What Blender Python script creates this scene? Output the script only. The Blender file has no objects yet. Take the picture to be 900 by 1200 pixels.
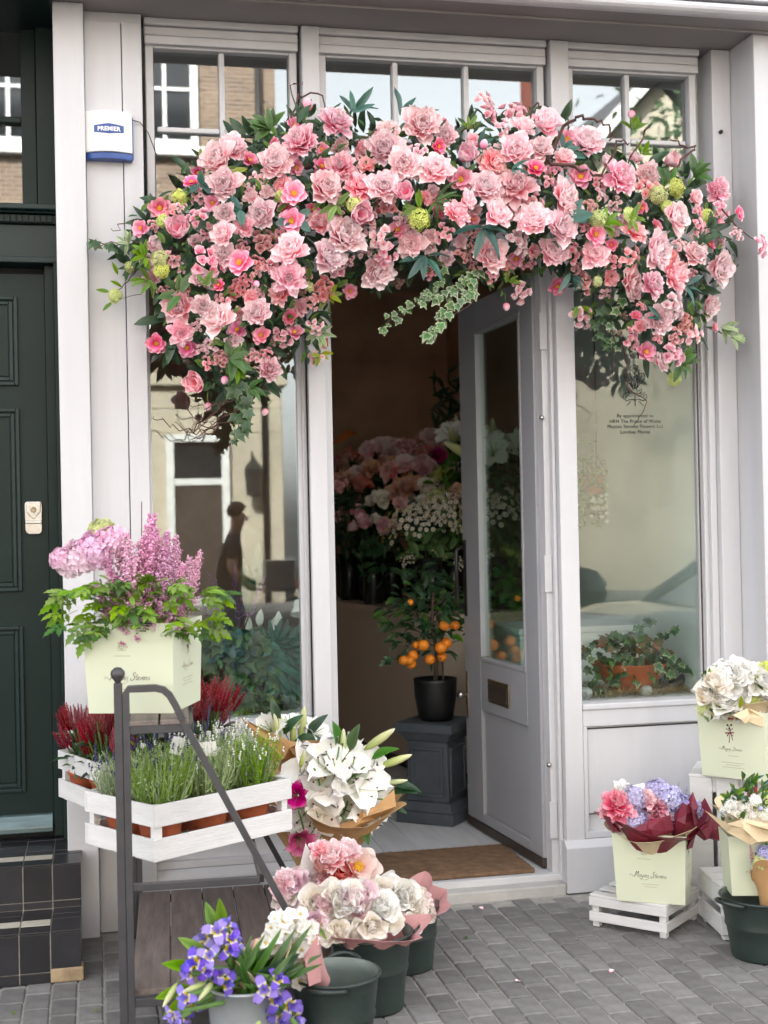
import bpy, bmesh, math, random
import numpy as np
from mathutils import Matrix, Vector, Quaternion, noise
R=math.radians; rnd=random.Random(7); PI=math.pi
scene=bpy.context.scene; COL=scene.collection
# ---------------------------------------------------------------- camera
F=1560.; PS=R(12.1); RO=R(1.17); PT=R(.40); CAM=Vector((0,-5.05,1.5))
_h=Vector((math.sin(PS),math.cos(PS),0)); _r0=Vector((math.cos(PS),-math.sin(PS),0)); _z=Vector((0,0,1))
FW=_h*math.cos(PT)+_z*math.sin(PT); _u0=_z*math.cos(PT)-_h*math.sin(PT)
RT=_r0*math.cos(RO)-_u0*math.sin(RO); UP=_u0*math.cos(RO)+_r0*math.sin(RO)
cd=bpy.data.cameras.new('camera'); cam=bpy.data.objects.new('camera',cd); COL.objects.link(cam); scene.camera=cam
cam.matrix_world=Matrix((( RT.x,UP.x,-FW.x,CAM.x),(RT.y,UP.y,-FW.y,CAM.y),(RT.z,UP.z,-FW.z,CAM.z),(0,0,0,1)))
cd.sensor_fit='VERTICAL'; cd.sensor_height=36; cd.lens=36*F/1200; cd.clip_end=400; cd.clip_start=.05
cd.dof.use_dof=True; cd.dof.focus_distance=4.75; cd.dof.aperture_fstop=3.2
# ---------------------------------------------------------------- light
SUN_EL=R(36); SUN_AZ=R(338)     # sun behind the shop's terrace: the shop side is in open shade
w=bpy.data.worlds.new('World'); scene.world=w; w.use_nodes=True
nt=w.node_tree; nt.nodes.clear()
sk=nt.nodes.new('ShaderNodeTexSky'); sk.sky_type='NISHITA'; sk.sun_disc=False; sk.sun_elevation=SUN_EL; sk.sun_rotation=SUN_AZ; sk.dust_density=3; sk.air_density=1
hs=nt.nodes.new('ShaderNodeHueSaturation'); hs.inputs['Saturation'].default_value=.13
bg=nt.nodes.new('ShaderNodeBackground'); bg.inputs['Strength'].default_value=.15
ou=nt.nodes.new('ShaderNodeOutputWorld')
nt.links.new(sk.outputs[0],hs.inputs['Color']); nt.links.new(hs.outputs[0],bg.inputs[0]); nt.links.new(bg.outputs[0],ou.inputs[0])
sd=bpy.data.lights.new('sun','SUN'); sd.energy=4.0; sd.angle=R(4); sd.color=(1,.97,.93)
so=bpy.data.objects.new('sun',sd); COL.objects.link(so)
_sd=Vector((math.cos(SUN_EL)*math.sin(SUN_AZ),math.cos(SUN_EL)*math.cos(SUN_AZ),math.sin(SUN_EL)))
so.rotation_euler=_sd.to_track_quat('Z','Y').to_euler()
scene.view_settings.view_transform='Standard'; scene.view_settings.look='None'
scene.view_settings.exposure=2.80; scene.view_settings.gamma=1
scene.cycles.max_bounces=16; scene.cycles.diffuse_bounces=10; scene.cycles.transparent_max_bounces=16
# ---------------------------------------------------------------- survey of the photograph -> world
def ray(px,py): return FW+RT*((px-450)/F)-UP*((py-600)/F)
def aty(px,py,Y): d=ray(px,py); return CAM+d*((Y-CAM.y)/d.y)
def atz(px,py,Z): d=ray(px,py); return CAM+d*((Z-CAM.z)/d.z)
def proj(p):
    q=Vector(p)-CAM; z=q.dot(FW); return 450+F*q.dot(RT)/z, 600-F*q.dot(UP)/z, z
# ---------------------------------------------------------------- materials
def _nodes(name):
    m=bpy.data.materials.new(name); m.use_nodes=True; t=m.node_tree
    return m,t,t.nodes['Principled BSDF'],t.nodes['Material Output']
def N(t,ty,**k):
    n=t.nodes.new(ty)
    for a,b in k.items():
        if a in n.inputs: n.inputs[a].default_value=b
        else: setattr(n,a,b)
    return n
def c4(c): return (c[0],c[1],c[2],1)
def hexc(r,g,b): return tuple(((v/255)/12.92 if v/255<=.04045 else ((v/255+.055)/1.055)**2.4) for v in (r,g,b))
def noisec(t,scale,detail=4,rough=.55,coord='Object',stretch=None):
    tc=N(t,'ShaderNodeTexCoord'); n=N(t,'ShaderNodeTexNoise'); n.inputs['Scale'].default_value=scale; n.inputs['Detail'].default_value=detail; n.inputs['Roughness'].default_value=rough
    if stretch:
        mp=N(t,'ShaderNodeMapping'); mp.inputs['Scale'].default_value=stretch
        t.links.new(tc.outputs[coord],mp.inputs[0]); t.links.new(mp.outputs[0],n.inputs['Vector'])
    else: t.links.new(tc.outputs[coord],n.inputs['Vector'])
    return n
def ramp(t,src,stops):
    r=N(t,'ShaderNodeValToRGB'); e=r.color_ramp.elements
    e[0].position=stops[0][0]; e[0].color=c4(stops[0][1]); e[1].position=stops[-1][0]; e[1].color=c4(stops[-1][1])
    for p,c in stops[1:-1]:
        x=e.new(p); x.color=c4(c)
    t.links.new(src,r.inputs[0]); return r
def sc(c,k): return tuple(min(1,v*k) for v in c)
def mat(name,col,rough=.5,metal=0,var=.08,scale=6,bump=.0,bscale=60,spec=.5,orand=0,stretch=None,wear=None,wearthr=.66,wscale=9,wstretch=None,coat=0):
    m,t,b,o=_nodes(name)
    n=noisec(t,scale,5,stretch=stretch)
    r=ramp(t,n.outputs['Fac'],[(.3,sc(col,1-var)),(.7,sc(col,1+var))]); last=r.outputs[0]
    if orand:
        oi=N(t,'ShaderNodeObjectInfo'); mr=N(t,'ShaderNodeMapRange'); mr.inputs['To Min'].default_value=1-orand; mr.inputs['To Max'].default_value=1+orand
        t.links.new(oi.outputs['Random'],mr.inputs[0]); h=N(t,'ShaderNodeHueSaturation'); t.links.new(mr.outputs[0],h.inputs['Value']); t.links.new(last,h.inputs['Color']); last=h.outputs[0]
    if wear:
        wn=noisec(t,wscale,8,.7,stretch=wstretch); wr=ramp(t,wn.outputs['Fac'],[(wearthr,(0,0,0)),(min(.99,wearthr+.03),(1,1,1))])
        mx=N(t,'ShaderNodeMix'); mx.data_type='RGBA'; t.links.new(wr.outputs[0],mx.inputs[0]); t.links.new(last,mx.inputs[6]); mx.inputs[7].default_value=c4(wear); last=mx.outputs[2]
    t.links.new(last,b.inputs['Base Color'])
    b.inputs['Roughness'].default_value=rough; b.inputs['Metallic'].default_value=metal; b.inputs['Specular IOR Level'].default_value=spec
    if coat: b.inputs['Coat Weight'].default_value=coat
    if bump:
        bn=noisec(t,bscale,6,.6,stretch=stretch); bp=N(t,'ShaderNodeBump'); bp.inputs['Strength'].default_value=bump; bp.inputs['Distance'].default_value=.01
        t.links.new(bn.outputs['Fac'],bp.inputs['Height']); t.links.new(bp.outputs[0],b.inputs['Normal'])
    return m
def organic(name,stops,rough=.55,hv=.012,vv=.25,trans=.16,spec=.15,mott=.12,sv=.2):
    """petals and leaves: colour runs along the petal, each object differs a little, some light passes through"""
    m,t,b,o=_nodes(name)
    at=N(t,'ShaderNodeAttribute'); at.attribute_name='t'
    r=ramp(t,at.outputs['Fac'],stops)
    oi=N(t,'ShaderNodeObjectInfo'); h=N(t,'ShaderNodeHueSaturation')
    mh=N(t,'ShaderNodeMapRange'); mh.inputs['To Min'].default_value=.5-hv; mh.inputs['To Max'].default_value=.5+hv; t.links.new(oi.outputs['Random'],mh.inputs[0]); t.links.new(mh.outputs[0],h.inputs['Hue'])
    w1=N(t,'ShaderNodeTexWhiteNoise'); w1.noise_dimensions='1D'; t.links.new(oi.outputs['Random'],w1.inputs['W'])
    n=noisec(t,30,3); ad=N(t,'ShaderNodeMath',operation='MULTIPLY_ADD'); ad.inputs[1].default_value=mott; t.links.new(n.outputs['Fac'],ad.inputs[0])
    mv=N(t,'ShaderNodeMapRange'); mv.inputs['To Min'].default_value=1-vv-mott/2; mv.inputs['To Max'].default_value=1+vv-mott/2; t.links.new(w1.outputs['Value'],mv.inputs[0]); t.links.new(mv.outputs[0],ad.inputs[2]); t.links.new(ad.outputs[0],h.inputs['Value'])
    w2=N(t,'ShaderNodeTexWhiteNoise'); w2.noise_dimensions='1D'; t.links.new(w1.outputs['Value'],w2.inputs['W'])
    ms=N(t,'ShaderNodeMapRange'); ms.inputs['To Min'].default_value=1-sv; ms.inputs['To Max'].default_value=1+sv; t.links.new(w2.outputs['Value'],ms.inputs[0]); t.links.new(ms.outputs[0],h.inputs['Saturation'])
    t.links.new(r.outputs[0],h.inputs['Color']); t.links.new(h.outputs[0],b.inputs['Base Color'])
    b.inputs['Roughness'].default_value=rough; b.inputs['Specular IOR Level'].default_value=spec
    tr=N(t,'ShaderNodeBsdfTranslucent'); t.links.new(h.outputs[0],tr.inputs[0]); mx=N(t,'ShaderNodeMixShader'); mx.inputs[0].default_value=trans
    t.links.new(b.outputs[0],mx.inputs[1]); t.links.new(tr.outputs[0],mx.inputs[2]); t.links.new(mx.outputs[0],o.inputs[0])
    return m
def glass(name,tint=(.93,.97,.95),f0=.05,k=.9):
    m,t,b,o=_nodes(name); t.nodes.remove(b)
    lw=N(t,'ShaderNodeLayerWeight'); lw.inputs['Blend'].default_value=.5
    p=N(t,'ShaderNodeMath',operation='POWER'); p.inputs[1].default_value=4; t.links.new(lw.outputs['Facing'],p.inputs[0])
    a=N(t,'ShaderNodeMath',operation='MULTIPLY_ADD'); a.inputs[1].default_value=k; a.inputs[2].default_value=f0; t.links.new(p.outputs[0],a.inputs[0])
    tr=N(t,'ShaderNodeBsdfTransparent'); tr.inputs[0].default_value=c4(tint); gl=N(t,'ShaderNodeBsdfGlossy'); gl.inputs['Roughness'].default_value=.0; gl.inputs['Color'].default_value=(.97,1,.99,1)
    mx=N(t,'ShaderNodeMixShader'); t.links.new(a.outputs[0],mx.inputs[0]); t.links.new(tr.outputs[0],mx.inputs[1]); t.links.new(gl.outputs[0],mx.inputs[2]); t.links.new(mx.outputs[0],o.inputs[0])
    return m
PAINT=mat('lilac_grey_paint',(.585,.58,.60),.42,var=.04,scale=7,stretch=(1.6,1.6,.16),bump=.10,bscale=35,wear=(.30,.28,.28),wearthr=.80,wscale=14)
PAINTB=mat('chipped_plinth_paint',(.56,.56,.58),.45,var=.05,scale=3,bump=.1,bscale=40,wear=(.08,.07,.065),wearthr=.735,wscale=16)
PAINTD=mat('door_grey_paint',(.355,.355,.38),.40,var=.04,scale=2.5,bump=.06,bscale=40,wear=(.6,.6,.6),wearthr=.79,wscale=18)
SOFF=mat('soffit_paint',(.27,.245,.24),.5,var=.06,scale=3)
GREEN=mat('dark_green_gloss',(.008,.0195,.0175),.42,var=.12,scale=3,bump=.04,bscale=20,spec=.22,wear=(.16,.16,.14),wearthr=.79,wscale=11)
GREENM=mat('green_moulding',(.010,.025,.025),.36,var=.1,scale=4,spec=.3)
BLACKT=mat('black_quarry_tile',(.020,.020,.024),.33,var=.25,scale=8,bump=.12,bscale=18,orand=.35,wear=(.14,.13,.12),wearthr=.75,wscale=10)
CREAMT=mat('cream_tile',(.46,.43,.36),.4,var=.1,scale=8,orand=.08)
GROUT=mat('grout',(.36,.34,.31),.9,var=.2,scale=30)
STONE=mat('tan_stone',(.34,.25,.15),.85,var=.3,scale=18,bump=.4,bscale=50)
BRICK=mat('grey_paver',(.185,.180,.176),.72,var=.22,scale=14,bump=.35,bscale=70,orand=.22,wear=(.30,.29,.28),wearthr=.72,wscale=26)
JOINT=mat('paver_joint_sand',(.36,.345,.32),.95,var=.2,scale=30,bump=.3,bscale=90)
ASPH=mat('asphalt',(.05,.05,.052),.9,var=.2,scale=20,bump=.4,bscale=80)
KERB=mat('kerb_granite',(.28,.27,.27),.8,var=.2,scale=30,bump=.3)
WHITEP=mat('white_washed_wood',(.66,.65,.645),.6,var=.09,scale=5,bump=.25,bscale=22,stretch=(1,1,6),orand=.04,wear=(.26,.22,.19),wearthr=.70,wscale=24,wstretch=(1,1,2))
BOARD=mat('white_floorboard',(.62,.63,.65),.5,var=.08,scale=4,bump=.15,bscale=18,stretch=(5,1,5),orand=.05,wear=(.06,.055,.05),wearthr=.70,wscale=5,wstretch=(6,1.2,6))
THRESH=mat('worn_threshold_paint',(.60,.60,.61),.55,var=.08,scale=6,bump=.2,bscale=30,wear=(.10,.085,.075),wearthr=.67,wscale=12,wstretch=(1,2,3))
DECK=mat('weathered_brown_plank',(.15,.12,.108),.6,var=.3,scale=5,bump=.3,bscale=16,stretch=(9,1,9),orand=.12)
IRON=mat('dark_grey_metal',(.050,.048,.053),.42,var=.15,scale=20,bump=.08,bscale=80,spec=.5)
ZINC=mat('galvanised_zinc',(.42,.45,.47),.38,metal=.7,var=.14,scale=9,bump=.06,bscale=30)
ENAM=mat('pale_enamel',(.52,.56,.55),.35,var=.12,scale=7,bump=.05)
BUCK=mat('dark_green_enamel',(.022,.034,.030),.33,var=.25,scale=8,bump=.1,bscale=25,wear=(.30,.32,.30),wearthr=.745,wscale=22)
BUCKIN=mat('bucket_lining_green',(.16,.20,.185),.4,var=.2,scale=9,wear=(.03,.035,.03),wearthr=.7,wscale=18)
TERRA=mat('terracotta',(.46,.115,.045),.8,var=.2,scale=14,bump=.2)
SOIL=mat('potting_soil',(.03,.02,.014),.95,var=.4,scale=50,bump=.8,bscale=90)
BLACKP=mat('matt_black_pot',(.006,.006,.007),.45,var=.1)
LEAD=mat('lead_grey_plinth',(.060,.072,.086),.6,var=.2,scale=9,bump=.25,bscale=45,wear=(.22,.23,.24),wearthr=.72,wscale=12)
COIR=mat('coir',(.25,.15,.085),.95,var=.3,scale=22,bump=1,bscale=260)
KRAFT=mat('kraft_paper',(.50,.29,.125),.7,var=.1,scale=7,bump=.25,bscale=14)
KRAFTL=mat('cream_wrap_paper',(.66,.53,.34),.7,var=.08,scale=7,bump=.25,bscale=14)
PINKP=mat('dusky_pink_paper',(.52,.26,.26),.65,var=.1,scale=9,bump=.25,bscale=14)
PALEP=mat('pale_pink_paper',(.74,.55,.52),.6,var=.06,scale=9,bump=.25,bscale=14)
BURG=mat('burgundy_tissue',(.18,.014,.032),.5,var=.25,scale=9,bump=.5,bscale=16)
WHITEPAP=mat('white_paper',(.80,.78,.75),.7,var=.04,scale=7,bump=.1)
BAG=mat('pale_lime_card',(.63,.665,.50),.55,var=.02,scale=4,bump=.03,bscale=9)
CARDIN=mat('bag_inside',(.62,.64,.48),.7,var=.03)
INK=mat('brown_ink',(.085,.025,.030),.7,var=.1)
INKF=mat('faded_ink',(.42,.38,.28),.7,var=.1)
INKP=mat('plum_ink',(.20,.02,.07),.7,var=.1)
CORD=mat('red_cord',(.30,.015,.03),.6)
BRASS=mat('aged_brass',(.30,.25,.18),.35,metal=.9,var=.2,scale=30)
SILVER=mat('polished_nickel',(.45,.44,.42),.22,metal=.95,var=.1,scale=20,bump=.05)
BLKMET=mat('black_iron',(.02,.019,.018),.4,var=.2)
PLASTW=mat('white_plastic',(.80,.80,.78),.35,var=.02)
PLASTB=mat('blue_plastic',(.012,.06,.27),.3,var=.05)
WHITEINK=mat('white_print',(.85,.85,.85),.5,var=.01)
VINYL=mat('black_vinyl',(.012,.012,.012),.5,var=.02)
GLASS=glass('window_glass',(.92,.96,.94),.072,.9)
GLASSL=glass('display_glass',(.93,.96,.94),.04,.8)
GLASSD=glass('door_glass',(.84,.93,.89),.12,.8)
GLASST=glass('transom_glass',(.80,.83,.84),.13,.9)
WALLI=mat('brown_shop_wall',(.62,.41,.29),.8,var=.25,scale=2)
WALLG=mat('pale_green_wall',(.62,.69,.66),.55,var=.04,scale=1.5)
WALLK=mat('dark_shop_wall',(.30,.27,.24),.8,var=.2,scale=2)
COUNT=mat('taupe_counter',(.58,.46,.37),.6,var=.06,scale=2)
DARKW=mat('dark_wood',(.05,.035,.028),.5,var=.2,scale=6)
WPLINTH=mat('white_display_plinth',(.75,.77,.76),.5,var=.03)
VASE=mat('dark_vase',(.012,.014,.013),.25,var=.3)
STRAWM=mat('straw',(.50,.38,.20),.85,var=.3,scale=40)
BARK=mat('bark',(.11,.075,.055),.85,var=.35,scale=20,bump=.5,bscale=60)
TWIG=mat('twig',(.10,.045,.038),.75,var=.3,scale=30)
DRIFT=mat('driftwood',(.22,.18,.16),.8,var=.3,scale=14,bump=.4,stretch=(1,5,5))
PEBB=mat('speckled_stone',(.42,.43,.43),.8,var=.35,scale=60,bump=.3)
ORANGE=mat('orange_peel',(.80,.24,.012),.42,var=.12,scale=10,bump=.15,bscale=180,orand=.12)
STEM=mat('green_stem',(.10,.20,.045),.6,var=.2,scale=20)
STEMD=mat('dark_stem',(.045,.07,.025),.6,var=.2,scale=20)
YEL=mat('yellow_stamen',(.75,.44,.03),.7,var=.15,scale=40)
ANTH=mat('dark_anther',(.12,.03,.02),.8)
# petals
pk=lambda *s,**k: s
PALE=organic('pale_pink_petal',[(0,(.88,.16,.30)),(.22,(.95,.46,.55)),(.5,(.97,.72,.76)),(1,(.98,.87,.88))],vv=0.08,sv=0.14)
SALM=organic('salmon_pink_petal',[(0,(.82,.09,.21)),(.25,(.93,.32,.43)),(.58,(.97,.58,.63)),(1,(.98,.78,.79))],vv=0.1,sv=0.14)
HOT=organic('hot_pink_petal',[(0,(.72,.04,.18)),(.3,(.84,.16,.34)),(.75,(.90,.36,.50)),(1,(.93,.60,.67))],vv=.15)
LILP=organic('lilac_pink_petal',[(0,(.84,.08,.26)),(.28,(.92,.34,.48)),(.65,(.95,.58,.67)),(1,(.97,.77,.80))],vv=0.08,sv=0.12)
MAUVEP=organic('faded_rose_petal',[(0,(.56,.14,.17)),(.5,(.78,.38,.38)),(1,(.86,.58,.56))],vv=.2)
CREAM=organic('cream_petal',[(0,(.86,.80,.60)),(.4,(.90,.86,.77)),(1,(.93,.90,.86))],vv=0.04,sv=0.2)
LILROSE=organic('lilac_rose_petal',[(0,(.70,.42,.54)),(.5,(.84,.66,.73)),(1,(.90,.79,.82))],vv=0.06,sv=0.15)
WHITEF=organic('white_petal',[(0,(.74,.80,.50)),(.25,(.90,.90,.85)),(1,(.93,.92,.91))],vv=.04,sv=.2,hv=.01)
PEACH=organic('peach_petal',[(0,(.62,.20,.10)),(.5,(.76,.40,.27)),(1,(.82,.58,.46))],vv=.15)
CORAL=organic('coral_petal',[(0,(.60,.06,.05)),(.5,(.74,.20,.15)),(1,(.80,.44,.38))],vv=.15)
BLUSH=organic('blush_petal',[(0,(.74,.36,.28)),(.4,(.82,.60,.52)),(1,(.85,.74,.68))],vv=.05)
LIMEF=organic('lime_floret',[(0,(.44,.52,.10)),(1,(.76,.80,.36))],vv=.15)
ASTIL=organic('astilbe_pink',[(0,(.72,.28,.50)),(1,(.92,.58,.74))],vv=.14,hv=.015)
HYDR=organic('pink_hydrangea',[(0,(.72,.42,.60)),(1,(.86,.66,.78))],vv=.1)
IRISP=organic('iris_violet',[(0,(.75,.50,.02)),(.22,(.72,.60,.10)),(.32,(.75,.72,.70)),(.40,(.24,.16,.62)),(1,(.22,.16,.60))],vv=.18,hv=.01)
IRISS=organic('iris_standard',[(0,(.24,.18,.66)),(1,(.28,.22,.68))],vv=.2,hv=.01)
LAVB=organic('pale_blue_floret',[(0,(.40,.36,.66)),(1,(.66,.63,.86))],vv=.15)
CELO=organic('celosia_red',[(0,(.22,.012,.03)),(.6,(.40,.035,.06)),(1,(.66,.33,.28))],vv=.2)
PURP=organic('purple_spike',[(0,(.06,.04,.16)),(1,(.13,.09,.32))],vv=.2)
HEATH=organic('mauve_heather',[(0,(.20,.08,.20)),(1,(.36,.18,.34))],vv=.2)
MAG=organic('magenta_petal',[(0,(.34,.01,.10)),(.6,(.55,.05,.22)),(1,(.72,.35,.48))],vv=.1)
LILYB=organic('lily_bud',[(0,(.34,.46,.12)),(.6,(.62,.66,.32)),(1,(.80,.78,.55))],vv=.1)
TAN=organic('dried_flower',[(0,(.30,.16,.12)),(1,(.55,.38,.34))],vv=.2)
TEAL=organic('blue_green_leaf',[(0,(.030,.095,.075)),(1,(.060,.165,.135))],vv=.3,trans=.12,spec=.5,rough=.4)
DKLEAF=organic('dark_green_leaf',[(0,(.018,.050,.020)),(1,(.030,.080,.032))],vv=.35,trans=.1,spec=.5,rough=.4)
MIDLEAF=organic('mid_green_leaf',[(0,(.045,.11,.022)),(1,(.085,.185,.04))],vv=.3,trans=.2,spec=.45,rough=.45)
LTLEAF=organic('bright_green_leaf',[(0,(.11,.21,.030)),(1,(.22,.36,.055))],vv=.25,trans=.25)
YELLEAF=organic('yellow_green_leaf',[(0,(.22,.26,.04)),(1,(.40,.44,.09))],vv=.2,trans=.25)
SILVLEAF=organic('silver_green_leaf',[(0,(.17,.26,.11)),(1,(.40,.48,.28))],vv=.25,trans=.15)
IVYV=organic('variegated_ivy',[(0,(.05,.12,.04)),(.70,(.09,.18,.06)),(.90,(.42,.48,.28)),(1,(.56,.60,.42))],vv=.2,trans=.15,spec=.5,rough=.4)
IVYD=organic('dark_ivy',[(0,(.022,.055,.018)),(.8,(.035,.085,.028)),(1,(.12,.18,.07))],vv=.3,trans=.12,spec=.5,rough=.4)
IVYR=organic('bronze_ivy',[(0,(.07,.10,.03)),(.5,(.12,.08,.035)),(1,(.22,.09,.05))],vv=.3,trans=.12)
# ---------------------------------------------------------------- mesh builder
class MB:
    def __init__(s): s.v=[]; s.f=[]; s.m=[]; s.t=[]; s.s=[]
    def add(s,v,f,m=0,M=None,t=None,smooth=False):
        o=len(s.v)
        s.v+= [tuple(M@Vector(p)) for p in v] if M is not None else [tuple(p) for p in v]
        s.f+=[tuple(i+o for i in q) for q in f]; s.m+=[m]*len(f); s.s+=[smooth]*len(f)
        s.t+= list(t) if t is not None else [0.5]*len(v)
        return s
    def merge(s,o,M=None,mo=0):
        b=len(s.v); s.v+=[tuple(M@Vector(p)) for p in o.v] if M is not None else o.v
        s.f+=[tuple(i+b for i in q) for q in o.f]; s.m+=[i+mo for i in o.m]; s.s+=o.s; s.t+=o.t; return s
    def box(s,x0,x1,y0,y1,z0,z1,m=0,M=None):
        return s.add([(x0,y0,z0),(x1,y0,z0),(x1,y1,z0),(x0,y1,z0),(x0,y0,z1),(x1,y0,z1),(x1,y1,z1),(x0,y1,z1)],
            [(0,3,2,1),(4,5,6,7),(0,1,5,4),(1,2,6,5),(2,3,7,6),(3,0,4,7)],m,M)
    def prism_x(s,prof,x0,x1,m=0,smooth=False):   # prof: (y,z) closed, counter-clockwise seen from +x
        n=len(prof); v=[(x0,y,z) for y,z in prof]+[(x1,y,z) for y,z in prof]
        return s.add(v,[(i,(i+1)%n,n+(i+1)%n,n+i) for i in range(n)]+[tuple(range(n-1,-1,-1)),tuple(range(n,2*n))],m,smooth=smooth)
    def prism_z(s,prof,z0,z1,m=0,M=None):
        n=len(prof); v=[(x,y,z0) for x,y in prof]+[(x,y,z1) for x,y in prof]
        return s.add(v,[(i,(i+1)%n,n+(i+1)%n,n+i) for i in range(n)]+[tuple(range(n-1,-1,-1)),tuple(range(n,2*n))],m,M)
    def tube(s,pts,r,n=6,m=0,t=None,smooth=True,flat=1.0):
        pts=[Vector(p) for p in pts]; k=len(pts); rs=r if isinstance(r,(list,tuple)) else [r]*k
        d0=(pts[1]-pts[0]).normalized(); a=d0.orthogonal().normalized(); v=[];tt=[]
        for i,p in enumerate(pts):
            d=((pts[min(i+1,k-1)]-pts[max(i-1,0)])).normalized()
            a=(a-d*a.dot(d)); a=a.normalized() if a.length>1e-6 else d.orthogonal().normalized(); b=d.cross(a)
            for j in range(n):
                an=2*PI*j/n; v.append(p+(a*math.cos(an)+b*math.sin(an)*flat)*rs[i]); tt.append(i/(k-1) if t is None else t)
        f=[(i*n+j,i*n+(j+1)%n,(i+1)*n+(j+1)%n,(i+1)*n+j) for i in range(k-1) for j in range(n)]
        f+=[tuple(range(n-1,-1,-1)),tuple((k-1)*n+j for j in range(n))]
        return s.add(v,f,m,None,tt,smooth)
    def lathe(s,prof,n=24,m=0,M=None,smooth=True,cap=True,sx=1,sy=1):
        v=[(r*math.cos(2*PI*j/n)*sx,r*math.sin(2*PI*j/n)*sy,z) for r,z in prof for j in range(n)]; k=len(prof)
        f=[(i*n+j,i*n+(j+1)%n,(i+1)*n+(j+1)%n,(i+1)*n+j) for i in range(k-1) for j in range(n)]
        tt=[i/(k-1) for i in range(k) for j in range(n)]
        s.add(v,f,m,M,tt,smooth)
        if cap:
            s.add(v[:n],[tuple(range(n-1,-1,-1))],m,M); s.add(v[-n:],[tuple(range(n))],m,M)
        return s
    def blob(s,c,r,m=0,t=.5,sq=(1,1,1)):
        c=Vector(c); v=[(1,0,0),(-1,0,0),(0,1,0),(0,-1,0),(0,0,1),(0,0,-1)]
        s.add([(c.x+a*r*sq[0],c.y+b*r*sq[1],c.z+d*r*sq[2]) for a,b,d in v],[(0,2,4),(2,1,4),(1,3,4),(3,0,4),(2,0,5),(1,2,5),(3,1,5),(0,3,5)],m,None,[t]*6,True); return s
    def ball(s,c,r,m=0,n=10,k=6,sq=(1,1,1)):
        c=Vector(c); prof=[(max(1e-4,math.sin(PI*i/k))*r,-math.cos(PI*i/k)*r*sq[2]) for i in range(k+1)]
        return s.lathe(prof,n,m,Matrix.Translation(c),True,False,sq[0],sq[1])
    def mesh(s,name,mats):
        me=bpy.data.meshes.new(name); me.from_pydata(s.v,[],s.f); me.update()
        for q in (mats if isinstance(mats,(list,tuple)) else [mats]): me.materials.append(q)
        me.polygons.foreach_set('material_index',s.m); me.polygons.foreach_set('use_smooth',s.s)
        a=me.attributes.new('t','FLOAT','POINT'); a.data.foreach_set('value',s.t); return me
    def build(s,name,mats,parent=None,bevel=0,world=True,M=None):
        return put(s.mesh(name,mats),name,parent,M,world,bevel)
def wm(o):
    m=o.matrix_basis.copy()
    return wm(o.parent)@o.matrix_parent_inverse@m if o.parent else m
def put(me,name,parent=None,M=None,world=True,bevel=0):
    o=bpy.data.objects.new(name,me); COL.objects.link(o)
    if M is not None: o.matrix_basis=M
    if parent is not None:
        o.parent=parent
        if world: o.matrix_parent_inverse=wm(parent).inverted()
    if bevel:
        b=o.modifiers.new('bevel','BEVEL'); b.width=bevel; b.segments=2; b.limit_method='ANGLE'; b.angle_limit=R(35)
    return o
def thing(name,label,cat,loc=(0,0,0),rz=0,group=None):
    o=bpy.data.objects.new(name,None); COL.objects.link(o); o.empty_display_size=.1
    o.matrix_basis=Matrix.Translation(Vector(loc))@Matrix.Rotation(rz,4,'Z'); return tag(o,label,cat,group)
def tag(o,label=None,cat=None,group=None,kind=None):
    for k,v in (('label',label),('category',cat),('group',group),('kind',kind)):
        if v: o[k]=v
    return o
def frame(loc,d,spin=0,s=1):
    d=Vector(d).normalized(); q=d.to_track_quat('Z','Y')
    S=Matrix.Diagonal((s,s,s,1)) if not isinstance(s,(tuple,list)) else Matrix.Diagonal((*s,1))
    return Matrix.Translation(Vector(loc))@q.to_matrix().to_4x4()@Matrix.Rotation(spin,4,'Z')@S
def text_mb(txt,size,shear=0,bold=0,align='CENTER',extrude=.0004,spacing=1):
    cu=bpy.data.curves.new('t','FONT'); cu.body=txt; cu.size=size; cu.shear=shear; cu.offset=bold; cu.align_x=align; cu.extrude=extrude; cu.resolution_u=3; cu.space_character=spacing
    o=bpy.data.objects.new('t',cu); COL.objects.link(o); bpy.context.view_layer.update()
    me=bpy.data.meshes.new_from_object(o.evaluated_get(bpy.context.evaluated_depsgraph_get()))
    mb=MB(); mb.add([v.co for v in me.vertices],[tuple(p.vertices) for p in me.polygons])
    bpy.data.objects.remove(o); bpy.data.curves.remove(cu); bpy.data.meshes.remove(me); return mb
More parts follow.
